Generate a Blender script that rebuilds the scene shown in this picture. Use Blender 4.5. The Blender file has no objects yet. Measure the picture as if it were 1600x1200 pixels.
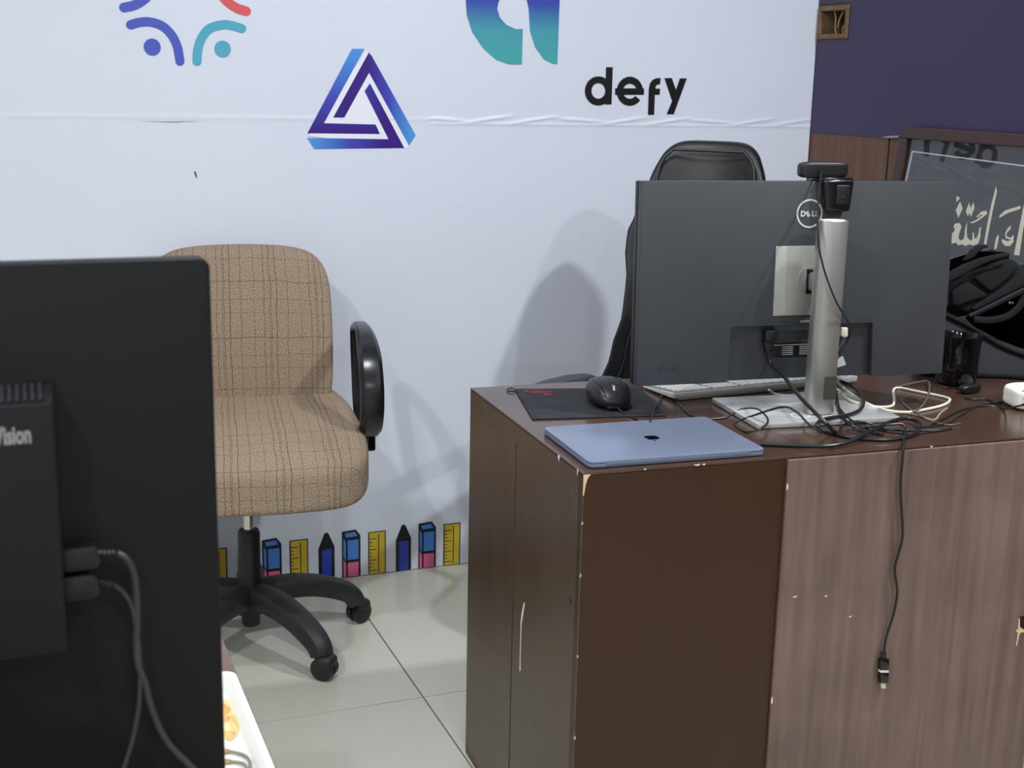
import bpy, bmesh, math, random
from mathutils import Vector, Matrix
from math import sin, cos, pi, radians
random.seed(7)
S = bpy.context.scene
COL = S.collection

# ------------------------------------------------------------------ camera
FPX = 2050.0
CAMZ = 1.3518
YAW, PITCH, ROLL = radians(21.651), radians(13.114), radians(-1.247)
_f = Vector((sin(YAW)*cos(PITCH), cos(YAW)*cos(PITCH), -sin(PITCH)))
_r0 = Vector((cos(YAW), -sin(YAW), 0)); _d0 = _f.cross(_r0)
_r = cos(ROLL)*_r0 + sin(ROLL)*_d0
_d = -sin(ROLL)*_r0 + cos(ROLL)*_d0
CAM = Vector((0, 0, CAMZ))
cam = bpy.data.cameras.new('camera'); camo = bpy.data.objects.new('camera', cam); COL.objects.link(camo)
m = Matrix.Identity(4)
for i in range(3):
    m[i][0] = _r[i]; m[i][1] = -_d[i]; m[i][2] = -_f[i]; m[i][3] = CAM[i]
camo.matrix_world = m
cam.sensor_width = 36; cam.lens = FPX*36/1600; cam.clip_start = .02
cam.dof.use_dof = True; cam.dof.focus_distance = 2.5; cam.dof.aperture_fstop = 14.0
S.camera = camo

# ------------------------------------------------------------------ world, exposure
w = bpy.data.worlds.new('world'); S.world = w; w.use_nodes = True
w.node_tree.nodes['Background'].inputs[0].default_value = (.75, .85, 1, 1)
w.node_tree.nodes['Background'].inputs[1].default_value = .3
S.view_settings.view_transform = 'Standard'; S.view_settings.look = 'None'
S.view_settings.gamma = 1; S.view_settings.use_curve_mapping = False
S.view_settings.exposure = -0.08
LAMP_POWER = 38
LAMPS = [(2.10, 1.22, 1.15), (2.05, 0.0, .80), (-.85, .95, .95), (-.85, -.4, .65), (.45, -1.1, .45), (.75, 2.05, .42)]

# ------------------------------------------------------------------ measured places (metres)
YW, XR, CEIL = 3.327, 2.246, 2.7        # back wall, right wall, ceiling
DH = .77                                # desk height
DESK_O, DESK_A = Vector((.808, 1.733, 0)), radians(-2.396)

def ray(x, y): return _r*((x-800)/FPX) + _d*((y-600)/FPX) + _f
def on(x, y, P0, N):
    d = ray(x, y); P0 = Vector(P0); N = Vector(N)
    return CAM + d*((P0-CAM).dot(N)/d.dot(N))
def zp(x, y, z): return on(x, y, (0, 0, z), (0, 0, 1))
def yp(x, y, Y): return on(x, y, (0, Y, 0), (0, 1, 0))
def xp(x, y, X): return on(x, y, (X, 0, 0), (1, 0, 0))
def dp(x, y, dist): return CAM + ray(x, y)*dist

# ------------------------------------------------------------------ materials
def lin(c):
    return tuple(((v/255)/12.92 if v/255 <= .04045 else ((v/255+.055)/1.055)**2.4) for v in c)
MATS = {}
def mat(name, rgb, rough=.5, metal=0, var=0, scale=20, stretch=(1, 1, 1), bump=0, bscale=None, coat=0, spec=.5, rvar=0, blotch=0):
    """principled with an optional procedural colour variation and fine relief"""
    if name in MATS: return MATS[name]
    M = bpy.data.materials.new(name); M.use_nodes = True; MATS[name] = M
    nt = M.node_tree; b = nt.nodes['Principled BSDF']
    base = lin(rgb)
    b.inputs['Roughness'].default_value = rough; b.inputs['Metallic'].default_value = metal
    b.inputs['Specular IOR Level'].default_value = spec
    b.inputs['Coat Weight'].default_value = coat; b.inputs['Coat Roughness'].default_value = .08
    tc = nt.nodes.new('ShaderNodeTexCoord'); mp = nt.nodes.new('ShaderNodeMapping')
    mp.inputs['Scale'].default_value = stretch
    nt.links.new(tc.outputs['Object'], mp.inputs['Vector'])
    nz = nt.nodes.new('ShaderNodeTexNoise'); nz.inputs['Scale'].default_value = scale; nz.inputs['Detail'].default_value = 5
    nt.links.new(mp.outputs[0], nz.inputs['Vector'])
    rp = nt.nodes.new('ShaderNodeValToRGB')
    rp.color_ramp.elements[0].position = .3; rp.color_ramp.elements[1].position = .7
    rp.color_ramp.elements[0].color = tuple(max(0, v*(1-var)) for v in base)+(1,)
    rp.color_ramp.elements[1].color = tuple(min(1, v*(1+var)) for v in base)+(1,)
    nt.links.new(nz.outputs['Fac'], rp.inputs[0])
    if blotch:
        n3 = nt.nodes.new('ShaderNodeTexNoise'); n3.inputs['Scale'].default_value = 6; n3.inputs['Detail'].default_value = 3
        nt.links.new(tc.outputs['Object'], n3.inputs['Vector'])
        m3 = nt.nodes.new('ShaderNodeMapRange'); m3.inputs['From Min'].default_value = .3; m3.inputs['From Max'].default_value = .7
        m3.inputs['To Min'].default_value = 1-blotch; m3.inputs['To Max'].default_value = 1+blotch
        nt.links.new(n3.outputs['Fac'], m3.inputs['Value'])
        mv = nt.nodes.new('ShaderNodeVectorMath'); mv.operation = 'SCALE'
        nt.links.new(rp.outputs[0], mv.inputs[0]); nt.links.new(m3.outputs[0], mv.inputs['Scale']); nt.links.new(mv.outputs[0], b.inputs['Base Color'])
    else: nt.links.new(rp.outputs[0], b.inputs['Base Color'])
    if rvar:
        mr = nt.nodes.new('ShaderNodeMapRange'); mr.inputs['To Min'].default_value = max(0, rough-rvar); mr.inputs['To Max'].default_value = rough+rvar
        nt.links.new(nz.outputs['Fac'], mr.inputs['Value']); nt.links.new(mr.outputs[0], b.inputs['Roughness'])
    if bump:
        n2 = nt.nodes.new('ShaderNodeTexNoise'); n2.inputs['Scale'].default_value = bscale or scale*4; n2.inputs['Detail'].default_value = 4
        nt.links.new(tc.outputs['Object'], n2.inputs['Vector'])
        bp = nt.nodes.new('ShaderNodeBump'); bp.inputs['Strength'].default_value = bump; bp.inputs['Distance'].default_value = .002
        nt.links.new(n2.outputs['Fac'], bp.inputs['Height']); nt.links.new(bp.outputs[0], b.inputs['Normal'])
    return M

def mth(nt, op, a, b=None):
    n = nt.nodes.new('ShaderNodeMath'); n.operation = op
    for i, v in enumerate((a, b)):
        if v is None: continue
        if isinstance(v, (int, float)): n.inputs[i].default_value = v
        else: nt.links.new(v, n.inputs[i])
    return n.outputs[0]

def ink_gradient(name, axis, stops, rough=.35):
    """printed ink whose colour runs along one world axis: stops = [(coordinate, rgb)]"""
    M = bpy.data.materials.new(name); M.use_nodes = True; nt = M.node_tree; b = nt.nodes['Principled BSDF']
    b.inputs['Roughness'].default_value = rough
    g = nt.nodes.new('ShaderNodeNewGeometry'); sx = nt.nodes.new('ShaderNodeSeparateXYZ'); nt.links.new(g.outputs['Position'], sx.inputs[0])
    mr = nt.nodes.new('ShaderNodeMapRange'); lo, hi = stops[0][0], stops[-1][0]
    mr.inputs['From Min'].default_value = lo; mr.inputs['From Max'].default_value = hi
    nt.links.new(sx.outputs[axis], mr.inputs['Value'])
    rp = nt.nodes.new('ShaderNodeValToRGB'); el = rp.color_ramp.elements
    while len(el) < len(stops): el.new(.5)
    for e, (p, c) in zip(el, stops): e.position = (p-lo)/(hi-lo); e.color = lin(c)+(1,)
    nt.links.new(mr.outputs[0], rp.inputs[0]); nt.links.new(rp.outputs[0], b.inputs['Base Color'])
    return M

def plaid():
    M = bpy.data.materials.new('brown_plaid_tweed'); M.use_nodes = True; nt = M.node_tree; b = nt.nodes['Principled BSDF']
    b.inputs['Roughness'].default_value = .95; b.inputs['Specular IOR Level'].default_value = .15
    uv = nt.nodes.new('ShaderNodeUVMap'); uv.uv_map = 'UVMap'
    n0 = nt.nodes.new('ShaderNodeTexNoise'); n0.inputs['Scale'].default_value = 14
    nt.links.new(uv.outputs[0], n0.inputs['Vector'])
    wob = mth(nt, 'MULTIPLY', mth(nt, 'SUBTRACT', n0.outputs['Fac'], .5), .012)
    sx = nt.nodes.new('ShaderNodeSeparateXYZ'); nt.links.new(uv.outputs[0], sx.inputs[0])
    def lines(sock, period, specs):
        cur = None
        for off, wd in specs:
            fr = mth(nt, 'FRACT', mth(nt, 'DIVIDE', mth(nt, 'ADD', mth(nt, 'ADD', sock, wob), off+5), period))
            l = mth(nt, 'LESS_THAN', fr, wd/period)
            cur = l if cur is None else mth(nt, 'MAXIMUM', cur, l)
        return cur
    lx = lines(sx.outputs[0], .113, [(0, .0018), (.013, .0011), (.0165, .0011), (.030, .0014), (.054, .0009), (.086, .0012)])
    ly = lines(sx.outputs[1], .125, [(0, .0012), (.041, .0008), (.072, .0008)])
    ln = mth(nt, 'MAXIMUM', lx, ly)
    # broken, woven look of the dark threads
    nb = nt.nodes.new('ShaderNodeTexNoise'); nb.inputs['Scale'].default_value = 260; nt.links.new(uv.outputs[0], nb.inputs['Vector'])
    brk = mth(nt, 'MULTIPLY', ln, mth(nt, 'MULTIPLY', nb.outputs['Fac'], 1.35))
    wv = nt.nodes.new('ShaderNodeTexNoise'); wv.inputs['Scale'].default_value = 400; wv.inputs['Detail'].default_value = 3; nt.links.new(uv.outputs[0], wv.inputs['Vector'])
    r1 = nt.nodes.new('ShaderNodeValToRGB'); r1.color_ramp.elements[0].position = .30; r1.color_ramp.elements[1].position = .66
    r1.color_ramp.elements[0].color = lin((94, 78, 63))+(1,); r1.color_ramp.elements[1].color = lin((182, 162, 140))+(1,)
    nt.links.new(wv.outputs['Fac'], r1.inputs[0])
    mx = nt.nodes.new('ShaderNodeMix'); mx.data_type = 'RGBA'
    nt.links.new(brk, mx.inputs[0]); nt.links.new(r1.outputs[0], mx.inputs[6]); mx.inputs[7].default_value = lin((52, 40, 31))+(1,)
    nt.links.new(mx.outputs[2], b.inputs['Base Color'])
    bp = nt.nodes.new('ShaderNodeBump'); bp.inputs['Strength'].default_value = .25; bp.inputs['Distance'].default_value = .001
    nt.links.new(wv.outputs['Fac'], bp.inputs['Height']); nt.links.new(bp.outputs[0], b.inputs['Normal'])
    return M

def glass_mat():
    M = bpy.data.materials.new('picture_glass'); M.use_nodes = True; nt = M.node_tree
    nt.nodes.remove(nt.nodes['Principled BSDF']); out = nt.nodes['Material Output']
    fr = nt.nodes.new('ShaderNodeFresnel'); fr.inputs[0].default_value = 1.5
    ge = nt.nodes.new('ShaderNodeNewGeometry'); mi = nt.nodes.new('ShaderNodeMapRange')
    mi.inputs['To Min'].default_value = 1.5; mi.inputs['To Max'].default_value = 1/1.5
    nt.links.new(ge.outputs['Backfacing'], mi.inputs['Value']); nt.links.new(mi.outputs[0], fr.inputs[0])
    tr = nt.nodes.new('ShaderNodeBsdfTransparent'); gl = nt.nodes.new('ShaderNodeBsdfGlossy'); gl.inputs['Roughness'].default_value = .015
    mx = nt.nodes.new('ShaderNodeMixShader')
    nt.links.new(fr.outputs[0], mx.inputs[0]); nt.links.new(tr.outputs[0], mx.inputs[1]); nt.links.new(gl.outputs[0], mx.inputs[2]); nt.links.new(mx.outputs[0], out.inputs[0])
    return M

def emit_mat(name, rgb, s):
    M = bpy.data.materials.new(name); M.use_nodes = True; b = M.node_tree.nodes['Principled BSDF']
    b.inputs['Emission Color'].default_value = rgb+(1,); b.inputs['Emission Strength'].default_value = s
    return M

# ------------------------------------------------------------------ mesh builder
class MB:
    def __init__(s): s.v = []; s.f = []; s.m = []; s.uv = {}; s.mi = 0
    def add(s, vs, fs, uvs=None):
        o = len(s.v); s.v += [Vector(p) for p in vs]
        for f in fs: s.f.append(tuple(i+o for i in f)); s.m.append(s.mi)
        if uvs:
            for i, u in enumerate(uvs): s.uv[o+i] = u
        return s
    def mat(s, i): s.mi = i; return s
    def box(s, lo, hi, M=None):
        x0, y0, z0 = lo; x1, y1, z1 = hi
        vs = [Vector(p) for p in ((x0,y0,z0),(x1,y0,z0),(x1,y1,z0),(x0,y1,z0),(x0,y0,z1),(x1,y0,z1),(x1,y1,z1),(x0,y1,z1))]
        if M: vs = [M @ p for p in vs]
        return s.add(vs, [(0,3,2,1),(4,5,6,7),(0,1,5,4),(1,2,6,5),(2,3,7,6),(3,0,4,7)])
    def prism(s, pts, ext):
        """solid from a closed 3D outline moved by ext"""
        pts = [Vector(p) for p in pts]; e = Vector(ext); n = len(pts)
        nrm = Vector((0, 0, 0))
        for i in range(n):
            a, b = pts[i], pts[(i+1) % n]; nrm += a.cross(b)
        if nrm.dot(e) < 0: pts.reverse()
        return s.add(pts+[p+e for p in pts], [tuple(reversed(range(n))), tuple(range(n, 2*n))]+[(i, (i+1) % n, n+(i+1) % n, n+i) for i in range(n)])
    def strip(s, outer, inner, ext, closed=True):
        """solid band between two outlines of equal length (rings, arcs)"""
        n = len(outer); e = Vector(ext); P = [Vector(p) for p in outer]+[Vector(p) for p in inner]
        vs = P+[p+e for p in P]; fs = []
        for i in range(n if closed else n-1):
            j = (i+1) % n
            fs += [(i, j, n+j, n+i), (2*n+i, 3*n+i, 3*n+j, 2*n+j), (i, 2*n+i, 2*n+j, j), (n+i, n+j, 3*n+j, 3*n+i)]
        if not closed: fs += [(0, n, 3*n, 2*n), (n-1, 3*n-1, 4*n-1, 2*n-1)]
        return s.add(vs, fs)
    def tube(s, path, r, n=8, flat=None, up=None):
        P = [Vector(p) for p in path]; k = len(P); rr = r if isinstance(r, (list, tuple)) else [r]*k
        T = [((P[min(i+1, k-1)]-P[max(i-1, 0)]).normalized()) for i in range(k)]
        u = Vector(up) if up else (Vector((0, 0, 1)) if abs(T[0].z) < .9 else Vector((1, 0, 0)))
        vs = []
        for i in range(k):
            if up: u = Vector(up)
            u = (u - T[i]*u.dot(T[i])).normalized(); b = T[i].cross(u)
            for j in range(n):
                a = 2*pi*(j+.5)/n; ca, sa = cos(a), sin(a)
                if flat:      # (half width across, half height along up, superellipse power)
                    fw, fh, pw = flat[i] if isinstance(flat[0], tuple) else flat
                    q = (abs(ca)**pw+abs(sa)**pw)**(-1/pw); vs.append(P[i]+b*(ca*q*fw)+u*(sa*q*fh))
                else: vs.append(P[i]+b*(ca*rr[i])+u*(sa*rr[i]))
        fs = [(i*n+j, i*n+(j+1) % n, (i+1)*n+(j+1) % n, (i+1)*n+j) for i in range(k-1) for j in range(n)]
        fs += [tuple(reversed(range(n))), tuple(range((k-1)*n, k*n))]
        fs = [tuple(reversed(f)) for f in fs]
        return s.add(vs, fs)
    def loop(s, path, fw, fh, side, n=10, pw=3):
        """closed swept loop; side = constant across-direction"""
        P = [Vector(p) for p in path]; k = len(P); sd = Vector(side).normalized(); vs = []
        for i in range(k):
            t = (P[(i+1) % k]-P[i-1]).normalized(); nn = t.cross(sd).normalized()
            for j in range(n):
                a = 2*pi*(j+.5)/n; ca, sa = cos(a), sin(a); q = (abs(ca)**pw+abs(sa)**pw)**(-1/pw)
                w_ = fw[i] if isinstance(fw, list) else fw; h_ = fh[i] if isinstance(fh, list) else fh
                vs.append(P[i]+sd*(ca*q*w_)+nn*(sa*q*h_))
        return s.add(vs, [(i*n+j, ((i+1) % k)*n+j, ((i+1) % k)*n+(j+1) % n, i*n+(j+1) % n) for i in range(k) for j in range(n)])
    def lathe(s, prof, n=24, M=None):
        vs = []; k = len(prof)
        for r_, z_ in prof:
            for j in range(n):
                a = 2*pi*j/n; p = Vector((r_*cos(a), r_*sin(a), z_)); vs.append(M @ p if M else p)
        fs = [(i*n+j, i*n+(j+1) % n, (i+1)*n+(j+1) % n, (i+1)*n+j) for i in range(k-1) for j in range(n)]
        if prof[0][0] > 1e-5: fs.append(tuple(reversed(range(n))))
        if prof[-1][0] > 1e-5: fs.append(tuple(range((k-1)*n, k*n)))
        return s.add(vs, fs)
    def cushion(s, half, k=4, n=14, warp=None, M=None, uvax=(0, 2)):
        """rounded box (superellipsoid on a subdivided cube), bent by warp(p, unit)"""
        idx = {}; vs = []; un = []; fs = []
        def vid(a, b, c):
            key = (a, b, c)
            if key not in idx:
                p = Vector((a, b, c))/n*2-Vector((1, 1, 1))
                mx = max(abs(t) for t in p); nk = sum(abs(t)**k for t in p)**(1/k); q = p*(mx/nk)
                idx[key] = len(vs); un.append(q); vs.append(Vector((q[0]*half[0], q[1]*half[1], q[2]*half[2])))
            return idx[key]
        for i in range(n):
            for j in range(n):
                for lo in (0, n):
                    for ax in range(3):
                        def P(a, b):
                            t = [0, 0, 0]; t[ax] = lo; t[(ax+1) % 3] = a; t[(ax+2) % 3] = b; return vid(*t)
                        q = (P(i, j), P(i+1, j), P(i+1, j+1), P(i, j+1)); fs.append(q if lo else tuple(reversed(q)))
        c3 = 3-uvax[0]-uvax[1]; sg = -1 if c3 == 1 else 1     # outward side of the cloth: top of a seat, front of a back
        uvs = []
        for v, q in zip(vs, un):
            dd = half[c3]-sg*v[c3]; p0, p1 = v[uvax[0]], v[uvax[1]]
            uvs.append((p0+math.copysign(dd, p0)*abs(q[uvax[0]])**8, p1+math.copysign(dd, p1)*abs(q[uvax[1]])**8))
        if warp: vs = [warp(v.copy(), u) for v, u in zip(vs, un)]
        if M: vs = [M @ v for v in vs]
        return s.add(vs, fs, uvs)
    def build(s, name, mats, parent=None, smooth=True, bevel=0, seg=2, angle=35, local=False):
        """one mesh object; vertices are in the parent's own frame when local, else in world space"""
        me = bpy.data.meshes.new(name)
        off = Vector((0, 0, 0))
        vs = s.v
        if parent is not None and not local:
            inv = parent.matrix_basis.inverted()
            if parent.parent is not None: inv = (parent.parent.matrix_basis @ parent.matrix_basis).inverted()
            vs = [inv @ v for v in vs]
        me.from_pydata([tuple(v) for v in vs], [], s.f)
        if not isinstance(mats, (list, tuple)): mats = [mats]
        for M in mats: me.materials.append(M)
        for p, i in zip(me.polygons, s.m): p.material_index = i
        if s.uv:
            l = me.uv_layers.new(name='UVMap')
            for lp in me.loops: l.data[lp.index].uv = s.uv.get(lp.vertex_index, (0, 0))
        bm = bmesh.new(); bm.from_mesh(me)
        bmesh.ops.recalc_face_normals(bm, faces=bm.faces)
        if bevel:
            es = [e for e in bm.edges if len(e.link_faces) == 2 and e.calc_face_angle(0) > radians(30)]
            bmesh.ops.bevel(bm, geom=es, offset=bevel, segments=seg, affect='EDGES', profile=.5, clamp_overlap=True)
        bm.to_mesh(me); bm.free()
        if smooth:
            me.shade_smooth(); me.set_sharp_from_angle(angle=radians(angle))
        o = bpy.data.objects.new(name, me); COL.objects.link(o)
        if parent is not None: o.parent = parent
        return o

def tag(o, label, cat, group=None):
    o['label'] = label; o['category'] = cat
    if group: o['group'] = group
    return o
def thing(name, label, cat, loc=(0, 0, 0), rz=0, group=None):
    o = bpy.data.objects.new(name, None); COL.objects.link(o); o.empty_display_size = .05
    o.location = loc; o.rotation_euler = (0, 0, rz)
    o.matrix_basis = Matrix.Translation(Vector(loc)) @ Matrix.Rotation(rz, 4, 'Z')
    return tag(o, label, cat, group)
def struct(o): o['kind'] = 'structure'; return o
def single(name, mb, mats, label, cat, base, group=None, **k):
    """a thing that is one mesh, its origin at base"""
    b = Vector(base); mb.v = [v-b for v in mb.v]
    o = mb.build(name, mats, None, **k); o.location = b
    return tag(o, label, cat, group)
def spline(P, sub=6, closed=False):
    P = [Vector(p) for p in P]; n = len(P); out = []
    for i in range(n if closed else n-1):
        if closed: a, b, c, d = P[i-1], P[i], P[(i+1) % n], P[(i+2) % n]
        else: a, b, c, d = P[max(i-1, 0)], P[i], P[i+1], P[min(i+2, n-1)]
        for k in range(sub):
            t = k/sub
            out.append(.5*((2*b)+(c-a)*t+(2*a-5*b+4*c-d)*t*t+(3*b-a-3*c+d)*t**3))
    if not closed: out.append(P[-1])
    return out
def text_mesh(txt, size, bold=0, xs=1.0, align='CENTER'):
    cu = bpy.data.curves.new('t', 'FONT'); cu.body = txt; cu.size = size; cu.offset = bold; cu.align_x = align; cu.resolution_u = 3
    o = bpy.data.objects.new('t', cu); COL.objects.link(o)
    dg = bpy.context.evaluated_depsgraph_get(); dg.update()
    me = bpy.data.meshes.new_from_object(o.evaluated_get(dg))
    vs = [Vector((v.co.x*xs, v.co.y, 0)) for v in me.vertices]; fs = [tuple(p.vertices) for p in me.polygons]
    bpy.data.objects.remove(o); bpy.data.curves.remove(cu); bpy.data.meshes.remove(me)
    return vs, fs

# shared materials
BLACKP = mat('black_plastic', (18, 19, 21), .42, var=.1, scale=60, bump=.1, bscale=900)
GLOSSB = mat('gloss_black_plastic', (14, 14, 16), .16)
CABLEB = mat('black_cable_rubber', (22, 22, 24), .4)
CABLEW = mat('white_cable_rubber', (222, 220, 200), .45)
CHROME = mat('chrome', (205, 205, 200), .12, 1)
SILVER = mat('brushed_silver', (168, 168, 164), .38, .75, var=.06, scale=30, stretch=(1, 1, .1))
INKBLACK = mat('black_ink', (10, 10, 12), .4)
WHITE = mat('white_plastic', (232, 232, 226), .4)
PLAID = plaid()

# ================================================================== the room
XL, YF = -2.6, -2.3
mb = MB().box((XL-.1, YF-.1, -.12), (XR+.12, YW+.1, -.004))
floor = struct(mb.build('floor', mat('grout', (96, 96, 84), .9), smooth=False))
TILE = .8; tc0 = zp(661.5, 1089, 0)
tm = mat('porcelain_tile', (200, 200, 185), .22, var=.035, scale=3, bump=.03, bscale=60, rvar=.05)
tb = MB().box((.0015, .0015, -.004), (TILE-.0015, TILE-.0015, 0))
first = None
ix0 = int(math.floor((XL-tc0.x)/TILE)); ix1 = int(math.ceil((XR-tc0.x)/TILE)); iy0 = int(math.floor((YF-tc0.y)/TILE)); iy1 = int(math.ceil((YW-tc0.y)/TILE))
for i in range(ix0, ix1):
    for j in range(iy0, iy1):
        x0, y0 = tc0.x+i*TILE, tc0.y+j*TILE
        x1, y1 = min(x0+TILE, XR+.01), min(y0+TILE, YW+.008); cx0, cy0 = max(x0, XL), max(y0, YF)
        full = (x1-cx0 > TILE-.001 and y1-cy0 > TILE-.001)
        if full and first is not None:
            o = first.copy(); COL.objects.link(o); o.location = (x0, y0, 0)
        else:
            b = MB().box((cx0-x0+.0015, cy0-y0+.0015, -.004), (x1-x0-.0015, y1-y0-.0015, 0))
            o = b.build('tile', tm, floor, smooth=False, bevel=.0008, seg=1, local=True); o.location = (x0, y0, 0)
            if full: first = o
plaster = mat('white_wall_paint', (225, 226, 226), .8, var=.02, scale=4)
struct(MB().box((XL-.1, YW+.006, 0), (XR+.12, YW+.12, CEIL)).build('wall_back', plaster, smooth=False))
struct(MB().box((XL-.1, YF-.1, 0), (XL, YW+.006, CEIL)).build('wall_left', plaster, smooth=False))
struct(MB().box((XL, YF-.1, 0), (XR+.12, YF, CEIL)).build('wall_front', plaster, smooth=False))
struct(MB().box((XL-.1, YF-.1, CEIL), (XR+.12, YW+.12, CEIL+.1)).build('ceiling', plaster, smooth=False))
# right wall with the recess of the junction box
JY0, JY1, JZ0, JZ1 = 3.176, 3.318, 1.480, 1.570
def slab_with_hole(mb, x0, x1, y0, y1, z0, z1):
    mb.box((x0, y0, z0), (x1, JY0, z1)); mb.box((x0, JY1, z0), (x1, y1, z1))
    mb.box((x0, JY0, z0), (x1, JY1, JZ0)); mb.box((x0, JY0, JZ1), (x1, JY1, z1)); return mb
wr = struct(slab_with_hole(MB(), XR+.016, XR+.12, YF, YW+.006, 0, CEIL).build('wall_right', mat('wall_backing', (60, 50, 42), .9), smooth=False))
wood = mat('brown_wood_panel', (104, 72, 50), .5, var=.22, scale=9, stretch=(1, 6, .35), bump=.12, bscale=50)
y = YW+.004; first = None
ys = [YW+.004, 2.957, 2.587]
while ys[-1] > YF+.4: ys.append(ys[-1]-.37)
for i in range(len(ys)-1):
    a, b = ys[i+1]+.003, ys[i]-.003
    if i == 0: slab_with_hole(MB(), XR, XR+.016, a, b, 0, CEIL-.002).build('wood_panel', wood, wr, smooth=False)
    elif i == 1 or first is None:
        o = MB().box((XR, a, 0), (XR+.016, b, CEIL-.002)).build('wood_panel', wood, wr, smooth=False, bevel=.001, seg=1); first = (o, ys[i])
    else:
        o = first[0].copy(); COL.objects.link(o); o.location = (0, ys[i]-first[1], 0)

# ------------------------------------------------------------------ ceiling lamps (the room's own light)
def ceiling_lamp(x, y, k, label):
    t = thing('ceiling_lamp', label, 'lamp', (x, y, CEIL), 0, 'round ceiling lamps')
    MB().lathe([(.10, 0), (.125, -.004), (.125, -.022), (.112, -.026), (.105, -.020)], 32).build('trim_ring', WHITE, t, local=True)
    MB().lathe([(.0001, -.018), (.105, -.018), (.105, -.012), (.0001, -.012)], 32).build('diffuser', MATS.get('lamp_glow') or MATS.setdefault('lamp_glow', emit_mat('lamp_glow', (.92, .96, 1), 12)), t, local=True)
    L = bpy.data.lights.new('lamp_light', 'AREA'); L.shape = 'DISK'; L.size = .12; L.energy = LAMP_POWER*k; L.color = (.93, .965, 1)
    lo = bpy.data.objects.new('lamp_light', L); COL.objects.link(lo); lo.parent = t; lo.location = (0, 0, -.03)
for (x, y, k), wd in zip(LAMPS, ('above the cluttered desk', 'by the wooden side wall', 'nearest the plaid chair', 'near the left wall', 'behind the camera', 'over the gap between the two chairs')):
    ceiling_lamp(x, y, k, 'round white ceiling lamp '+wd)

# ================================================================== back wall banner with its prints
banner_m = mat('white_vinyl', (222, 227, 240), .42, var=.015, scale=2.5, bump=.05, bscale=14)
SEAM = 1.236
def disp(x, z):
    d = 0
    t = z-SEAM
    if x < 1.08:
        d += .0009*math.exp(-((t-.006)/.006)**2)
    else:
        for i in range(9):           # slanted puckers
            xc = 1.10+i*.135; ln = .085
            u = (x-xc)/ln
            if -1 < u < 1: d += .0026*(1-u*u)*math.exp(-((t-.008-.012*u*(1 if i % 3 else -.4))/.0045)**2)
        d += .0012*math.exp(-((t+.004)/.004)**2)
    if z < SEAM: d += .0007*math.exp(-((x-1.079)/.004)**2)+.0010*math.exp(-((x-.036)/.008)**2)
    else: d += .0007*math.exp(-((x-.836)/.003)**2)+.0005*math.exp(-((x-1.079)/.006)**2)
    d += .0006*sin(x*7+z*3)*sin(z*9)
    return d
xs = sorted(set([round(XL+.002+.05*i, 4) for i in range(int((XR-.004-XL)/.05)+1)] + [round(1.0+.008*i, 4) for i in range(155)] + [round(.82+.0025*i, 4) for i in range(14)] + [round(.015+.004*i, 4) for i in range(12)] + [XR-.003]))
zs = sorted(set([round(.002+.05*i, 4) for i in range(54)] + [round(1.205+.0022*i, 4) for i in range(30)] + [CEIL-.003]))
vs = [(x, YW-disp(x, z), z) for z in zs for x in xs]; nx = len(xs)
fs = [(j*nx+i, j*nx+i+1, (j+1)*nx+i+1, (j+1)*nx+i) for j in range(len(zs)-1) for i in range(nx-1)]
banner = thing('wall_banner', 'white vinyl banner with coloured logos covering the whole back wall', 'banner', (0, YW, 0))
MB().add(vs, fs).build('vinyl_sheet', banner_m, banner, angle=180)
PRY = YW-.0016
def wpt(x, y, layer=0): p = yp(x, y, PRY-.0003*layer); return p
EXT = (0, .0003, 0)
Z1 = lambda u, v: (150+u/4, v/4)
Z2 = lambda u, v: (450+u/4, v/4)
Z3 = lambda u, v: (700+u/4, v/4)
def stroke(mb, pts, width, Z, cap=True):
    P = [wpt(*Z(*p)) for p in pts]; P = spline(P, 8); wv = (wpt(*Z(pts[0][0]+width/2, pts[0][1]))-wpt(*Z(*pts[0]))).length
    L, Rr = [], []
    for i, p in enumerate(P):
        t = (P[min(i+1, len(P)-1)]-P[max(i-1, 0)]).normalized(); nn = Vector((-t.z, 0, t.x)); L.append(p+nn*wv); Rr.append(p-nn*wv)
    t0 = (P[0]-P[1]).normalized(); t1 = (P[-1]-P[-2]).normalized()
    def arc(c, a, d, t): return [c+a*cos(k*pi/8)+t*(wv*sin(k*pi/8)) for k in range(1, 8)]
    out = L+arc(P[-1], L[-1]-P[-1], 1, t1)+list(reversed(Rr))+arc(P[0], Rr[0]-P[0], 1, t0)
    mb.prism(out, EXT)
def disc(mb, c, r, Z):
    p = wpt(*Z(*c)); rr = (wpt(*Z(c[0]+r, c[1]))-p).length
    mb.prism([p+Vector((cos(a*pi/16)*rr, 0, sin(a*pi/16)*rr)) for a in range(32)], EXT)
def ink(name, c): return mat('ink_'+name, c, .35)
mb = MB(); stroke(mb, [(175, 47), (245, 30), (310, -12), (350, -70), (370, -140)], 60, Z1); stroke(mb, [(217, 155), (270, 140), (335, 137), (410, 160), (470, 215), (508, 290), (525, 382)], 58, Z1); disc(mb, (352, 294), 53, Z1)
mb2 = MB(); stroke(mb2, [(632, 382), (637, 310), (662, 235), (712, 178), (790, 155), (850, 160), (912, 178)], 56, Z1); disc(mb2, (792, 306), 51, Z1)
mb3 = MB(); stroke(mb3, [(940, 70), (880, 50), (815, 5), (775, -50), (760, -120)], 58, Z1)
people = mb.build('printed_emblem', ink('indigo', (76, 92, 190)), banner); people['label'] = 'indigo arcs and dot of the round people emblem'
mb2.build('printed_emblem', ink('turquoise', (84, 172, 198)), banner)['label'] = 'turquoise arc and dot of the round people emblem'
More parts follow.
